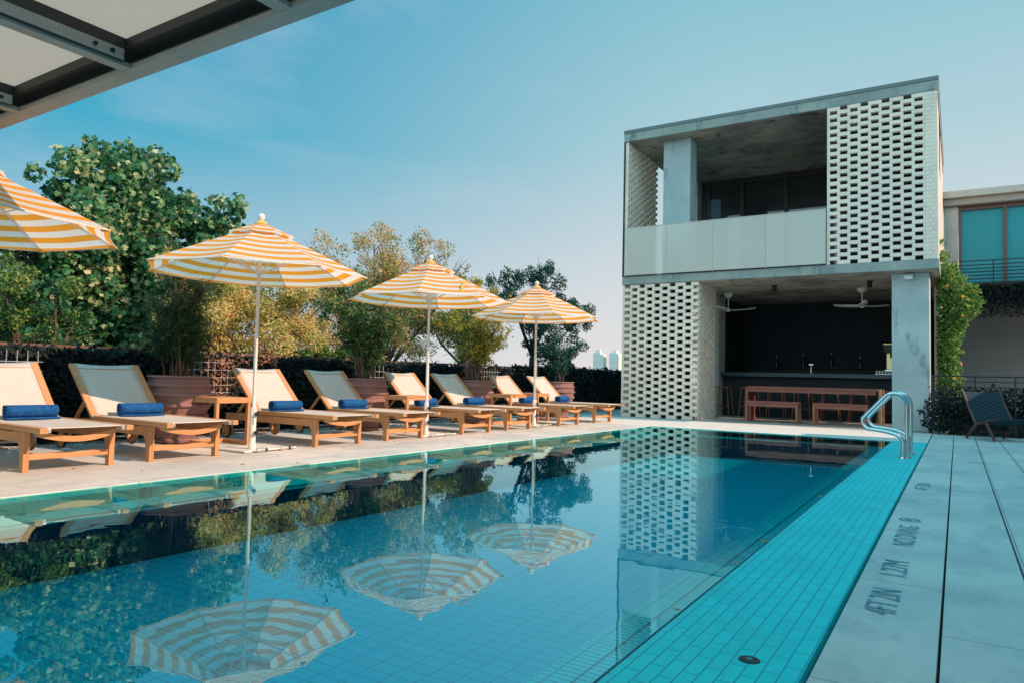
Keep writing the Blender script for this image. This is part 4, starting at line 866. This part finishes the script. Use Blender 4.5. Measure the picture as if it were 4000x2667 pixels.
tree('sycamore_tree', 'large leafy sycamore tree with broad green leaves behind the fence at left', 'tree', (-14.2, 7.7, -6), C3(syc, -14, .9), 62000, .125, M['syc'], M['bark'], 'palm', .2, .06, .20, 'trees beyond the fence', 5, .26, fill=1.35)
tree('shrub', 'small leaved green shrub low at the left edge, below the cut off umbrella', 'shrub', (-11, 4.8, -6), C3([(4.49, 1.93, .42), (4.94, 1.79, .42), (4.57, 1.45, .42), (5.19, 1.44, .4), (4.32, 2.3, .34), (3.9, 1.8, .5), (4.4, 1.1, .5), (5.4, 1.1, .4)], -11, .4), 11000, .055, M['lf_green'], M['bark'], 'oval', .3, .08, .06, None, 4)
tree('small_tree', 'yellow green small leaved tree behind the front umbrella pole', 'tree', (-12, 9.0, -6), C3([(7.71, 2.65, 0.53), (7.28, 2.6, 0.43), (8.56, 2.25, 0.77), (9.58, 2.32, 0.81), (8.21, 1.59, 0.68), (9.4, 1.6, 0.73), (10.28, 1.9, 0.64), (10.2, 2.55, 0.46), (8.9, 1.2, 0.66), (7.5, 1.9, 0.66), (9.0, 2.0, 0.77), (10.6, 1.5, 0.66), (9.9, 1.1, 0.55), (7.9, 2.2, 0.66), (11.0, 2.2, 0.55), (11.2, 2.8, 0.44)], -12, .5), 52000, .056, M['lf_yellow'], M['bark'], 'oval', .3, .15, .10, 'trees beyond the fence', 5)
tree('autumn_tree', 'tall autumn tree with sparse orange brown leaves between front and middle umbrellas', 'tree', (-13, 14.2, -6), C3([(12.29, 3.61, 0.74), (13.32, 4.15, 0.60), (14.33, 4.2, 0.79), (15.43, 4.15, 0.72), (12.77, 2.8, 0.90), (14.39, 2.86, 1.08), (16.25, 3.7, 0.72), (17.1, 4.2, 0.36), (11.88, 3.2, 0.60), (13.76, 1.9, 0.90), (15.53, 2.1, 0.86), (12.2, 2.1, 0.84), (11.4, 2.4, 0.72), (13.4, 3.0, 0.84), (14.9, 3.3, 0.84), (13.8, 3.5, 0.72), (15.2, 2.8, 0.84), (12.8, 1.4, 0.72), (16.3, 2.9, 0.72), (11.6, 1.5, 0.60)], -13, .5), 50000, .060, M['lf_autumn'], M['bark'], 'oval', .3, .15, .13, 'trees beyond the fence', 9)
tree('golden_tree', 'golden yellow leaved tree behind the middle umbrella', 'tree', (-14, 19.0, -6), C3([(17.55, 2.81, 0.90), (19.2, 3.3, 0.81), (20.7, 3.8, 0.67), (18.74, 2.05, 0.95), (19.65, 3.9, 0.56), (17.8, 3.6, 0.56), (20.5, 2.4, 0.78)], -14, .5), 26000, .07, M['lf_gold'], M['bark'], 'oval', .3, .02, .13, 'trees beyond the fence', 6)
tree('dark_tree', 'dark blue green tree with bare forking branches behind the far umbrella', 'tree', (-12, 19.9, -6), C3([(19.0, 3.8, 0.67), (20.66, 4.15, 0.76), (21.94, 3.4, 0.80), (18.77, 3.1, 0.57), (21.04, 2.5, 0.80), (22.96, 2.85, 0.76), (23.6, 2.0, 0.57), (19.61, 2.3, 0.48)], -12, .4), 16000, .08, M['lf_dark'], M['barkdark'], 'oval', .3, 0, .14, 'trees beyond the fence', 9)
tree('conifer_shrub', 'pale green bushy shrub just above the fence between front and middle umbrellas', 'shrub', (-11.5, 10.5, -6), C3([(9.3, 1.0, .4), (9.9, 1.1, .4), (10.5, 1.2, .45), (11.2, 1.15, .4), (11.9, 1.05, .4), (12.6, .95, .4), (13.3, .92, .4), (14.0, .9, .4), (14.7, .88, .35), (15.4, .85, .35)], -11.5, .2), 14000, .07, M['lf_green'], M['bark'], 'oval', .3, .25, .06, None, 2)
tree('low_bush', 'low dark bush poking above the fence near the brick screen', 'shrub', (-9.4, 18.6, -6), C3([(17.0, 1.05, .30), (17.6, 1.1, .25), (19.0, 1.02, .2), (20.6, 1.05, .22), (16.2, 1.0, .25)], -9.4, .1), 6000, .06, M['lf_dark'], M['barkdark'], 'oval', .3, .1, .05, None, 3)

# ------------------------------------------------------------------ distant towers
def tower(x, w, h, label, pent, sidew):
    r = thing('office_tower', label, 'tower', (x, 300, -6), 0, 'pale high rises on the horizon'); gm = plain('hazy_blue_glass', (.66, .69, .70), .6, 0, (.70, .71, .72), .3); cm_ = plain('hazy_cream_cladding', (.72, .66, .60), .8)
    MB().box(-w / 2, w / 2, 0, w, 0, h).build('glass_front', gm, r); MB().box(w / 2 + .01, w / 2 + sidew, 0, w, 0, h - .8).build('side_bay', cm_, r); MB().box(-w / 2 + pent, w / 2 - pent, 1, w - 1, h, h + 1.4).build('penthouse', gm, r)
    b = MB()
    for k in range(1, int(h / 3)): b.box(-w / 2 - .04, w / 2 + .04, -.1, .0, k * 3, k * 3 + .35)
    b.build('floor_bands', cm_, r)
tower(-142.6, 3.6, 19.2, 'pale blue high rise on the horizon left of the brick screen', .6, 1.6); tower(-134.0, 4.4, 19.0, 'pale blue high rise on the horizon partly hidden by the brick screen', 1.2, .4)

# ------------------------------------------------------------------ handrails
def rail(y, x, label):
    r = thing('pool_handrail', label, 'handrail', (x, y, -.004), 0, 'pair of chrome pool handrails')
    def arc(c, rad, a0, a1, n=9): return [(c[0] + rad * math.cos(R(a0 + (a1 - a0) * i / n)), 0, c[1] + rad * math.sin(R(a0 + (a1 - a0) * i / n))) for i in range(n + 1)]
    pts = [(.04, 0, 0), (.04, 0, .60)] + arc((-.095, .645), .135, 5, 137, 12) + arc((-.345, .425), .095, 150, 270, 10) + [(-.26, 0, .322), (-.15, 0, .305)] + arc((-.12, .16), .13, 70, 12, 7) + [(.0, 0, .12), (.0, 0, 0)]
    pts = [(p[0], (.0 if i < 2 else -.075 * min(1, (i - 1) / 26.)), p[2]) for i, p in enumerate(pts)]
    # smooth with Catmull-Rom
    P3 = [Vector(p) for p in pts]; out = []
    for i in range(len(P3) - 1):
        a, b, c, d = P3[max(i - 1, 0)], P3[i], P3[i + 1], P3[min(i + 2, len(P3) - 1)]
        for k in range(3):
            t = k / 3; out.append(.5 * ((2 * b) + (c - a) * t + (2 * a - 5 * b + 4 * c - d) * t * t + (-a + 3 * b - 3 * c + d) * t ** 3))
    out.append(P3[-1]); MB().tube(out, .0235, 14).build('tube', M['steel'], r, True)
    for px_, py_ in ((.04, 0), (.0, -.075)): MB().lathe([(.024, .02), (.046, .016), (.050, 0), (.0005, 0)], 24, (px_, py_, 0)).build('foot_flange', M['steel'], r, True)
rail(9.86, -.56, 'nearer chrome handrail curving over the pool edge'); rail(10.45, -.545, 'farther chrome handrail, just behind the nearer one')

# ------------------------------------------------------------------ woven lounge chair
r = thing('lounge_chair', 'dark woven rope lounge chair with wooden legs at the right edge of the photo', 'lounge chair', (.586, 14.40, 0), math.atan2(-.81, .59))
for s in (-1, 1):
    y = s * .335; q = MB()
    q.tube([(-.31, y, .015), (-.20, y, .13), (-.09, y, .235), (-.07, y, .30)], [.020, .024, .034, .022], 10); o = q.build('leg', M['darkwood'], r, True)
    q = MB(); q.tube([(.33, y, .015), (.25, y, .16), (.14, y, .31)], [.021, .024, .026], 10); q.build('leg', M['darkwood'], r, True)
    q = MB(); q.tube([(-.07, y, .24), (-.24, y, .52), (-.40, y, .815)], [.024, .02, .019], 10); q.build('back_post', M['darkwood'], r, True)
    q = MB(); q.tube([(-.09, y, .255), (.14, y, .315), (.36, y, .365)], [.022, .02, .018], 10); q.build('seat_rail', M['darkwood'], r, True)
def sheet(a, b, nm, sag):
    mb = MB(); n = 22; m_ = 10
    for i in range(n + 1):
        for j in range(m_ + 1):
            p = Vector(a).lerp(Vector(b), i / n); yy = -.32 + .64 * j / m_; w_ = (.006 if (i + j) % 2 else -.006); mb.v.append((p.x + w_, yy, p.z - sag * math.sin(math.pi * i / n) + w_))
    for i in range(n):
        for j in range(m_): o = i * (m_ + 1) + j; mb.f.append((o, o + 1, o + m_ + 2, o + m_ + 1))
    o = mb.build(nm, M['rope'], r, False); q = o.modifiers.new('t', 'SOLIDIFY'); q.thickness = .01
sheet((-.10, 0, .27), (-.385, 0, .80), 'woven_back', .01); sheet((-.08, 0, .262), (.35, 0, .37), 'woven_seat', .03)
MB().tube([(.0, -.335, .14), (.0, .335, .14)], .012, 8).build('stretcher', M['darkwood'], r, True)

# fallen leaves on the deck and at the water edge
lf = [('dry_leaf', x, y, z) for x, y, z in ((-.90, 3.35, .0), (-.895, 4.4, .0), (-.89, 6.6, .0), (-.893, 7.9, .0))]
r0 = None
spots = [(-.895, 2.62), (-.890, 3.45), (-.888, 4.02), (-.889, 5.9), (-5.30, 4.62), (-5.24, 7.25), (-5.55, 4.2), (-5.9, 4.9), (-6.1, 6.9), (-6.0, 5.9), (-5.8, 3.4), (-6.3, 3.1), (-5.6, 8.2), (-6.9, 6.3), (-7.1, 6.5), (-7.3, 6.2), (-6.8, 9.3), (-7.0, 9.1), (-7.2, 8.9), (-6.2, 9.3), (-5.9, 11.2)]
for i, (x, y) in enumerate(spots):
    if r0 is None:
        b = MB(); b.v = [(-.018, 0, .003), (-.006, -.012, .008), (.014, -.010, .003), (.022, 0, .010), (.012, .011, .004), (-.008, .010, .009)]; b.f = [(0, 1, 2, 3), (0, 3, 4, 5)]
        r0 = b.build('fallen_leaf', plain('fallen_leaf_brown', (.50, .30, .10), .8, 0, (.34, .17, .07), 60)); o = r0
    else: o = r0.copy(); COL.objects.link(o)
    tag(o, 'small dry brown leaf lying by the pool', 'leaf', 'fallen leaves around the pool'); o.location = (x, y, .001); o.rotation_euler = (0, 0, random.uniform(0, 6.2)); s = random.uniform(.7, 1.3); o.scale = (s, s, s)
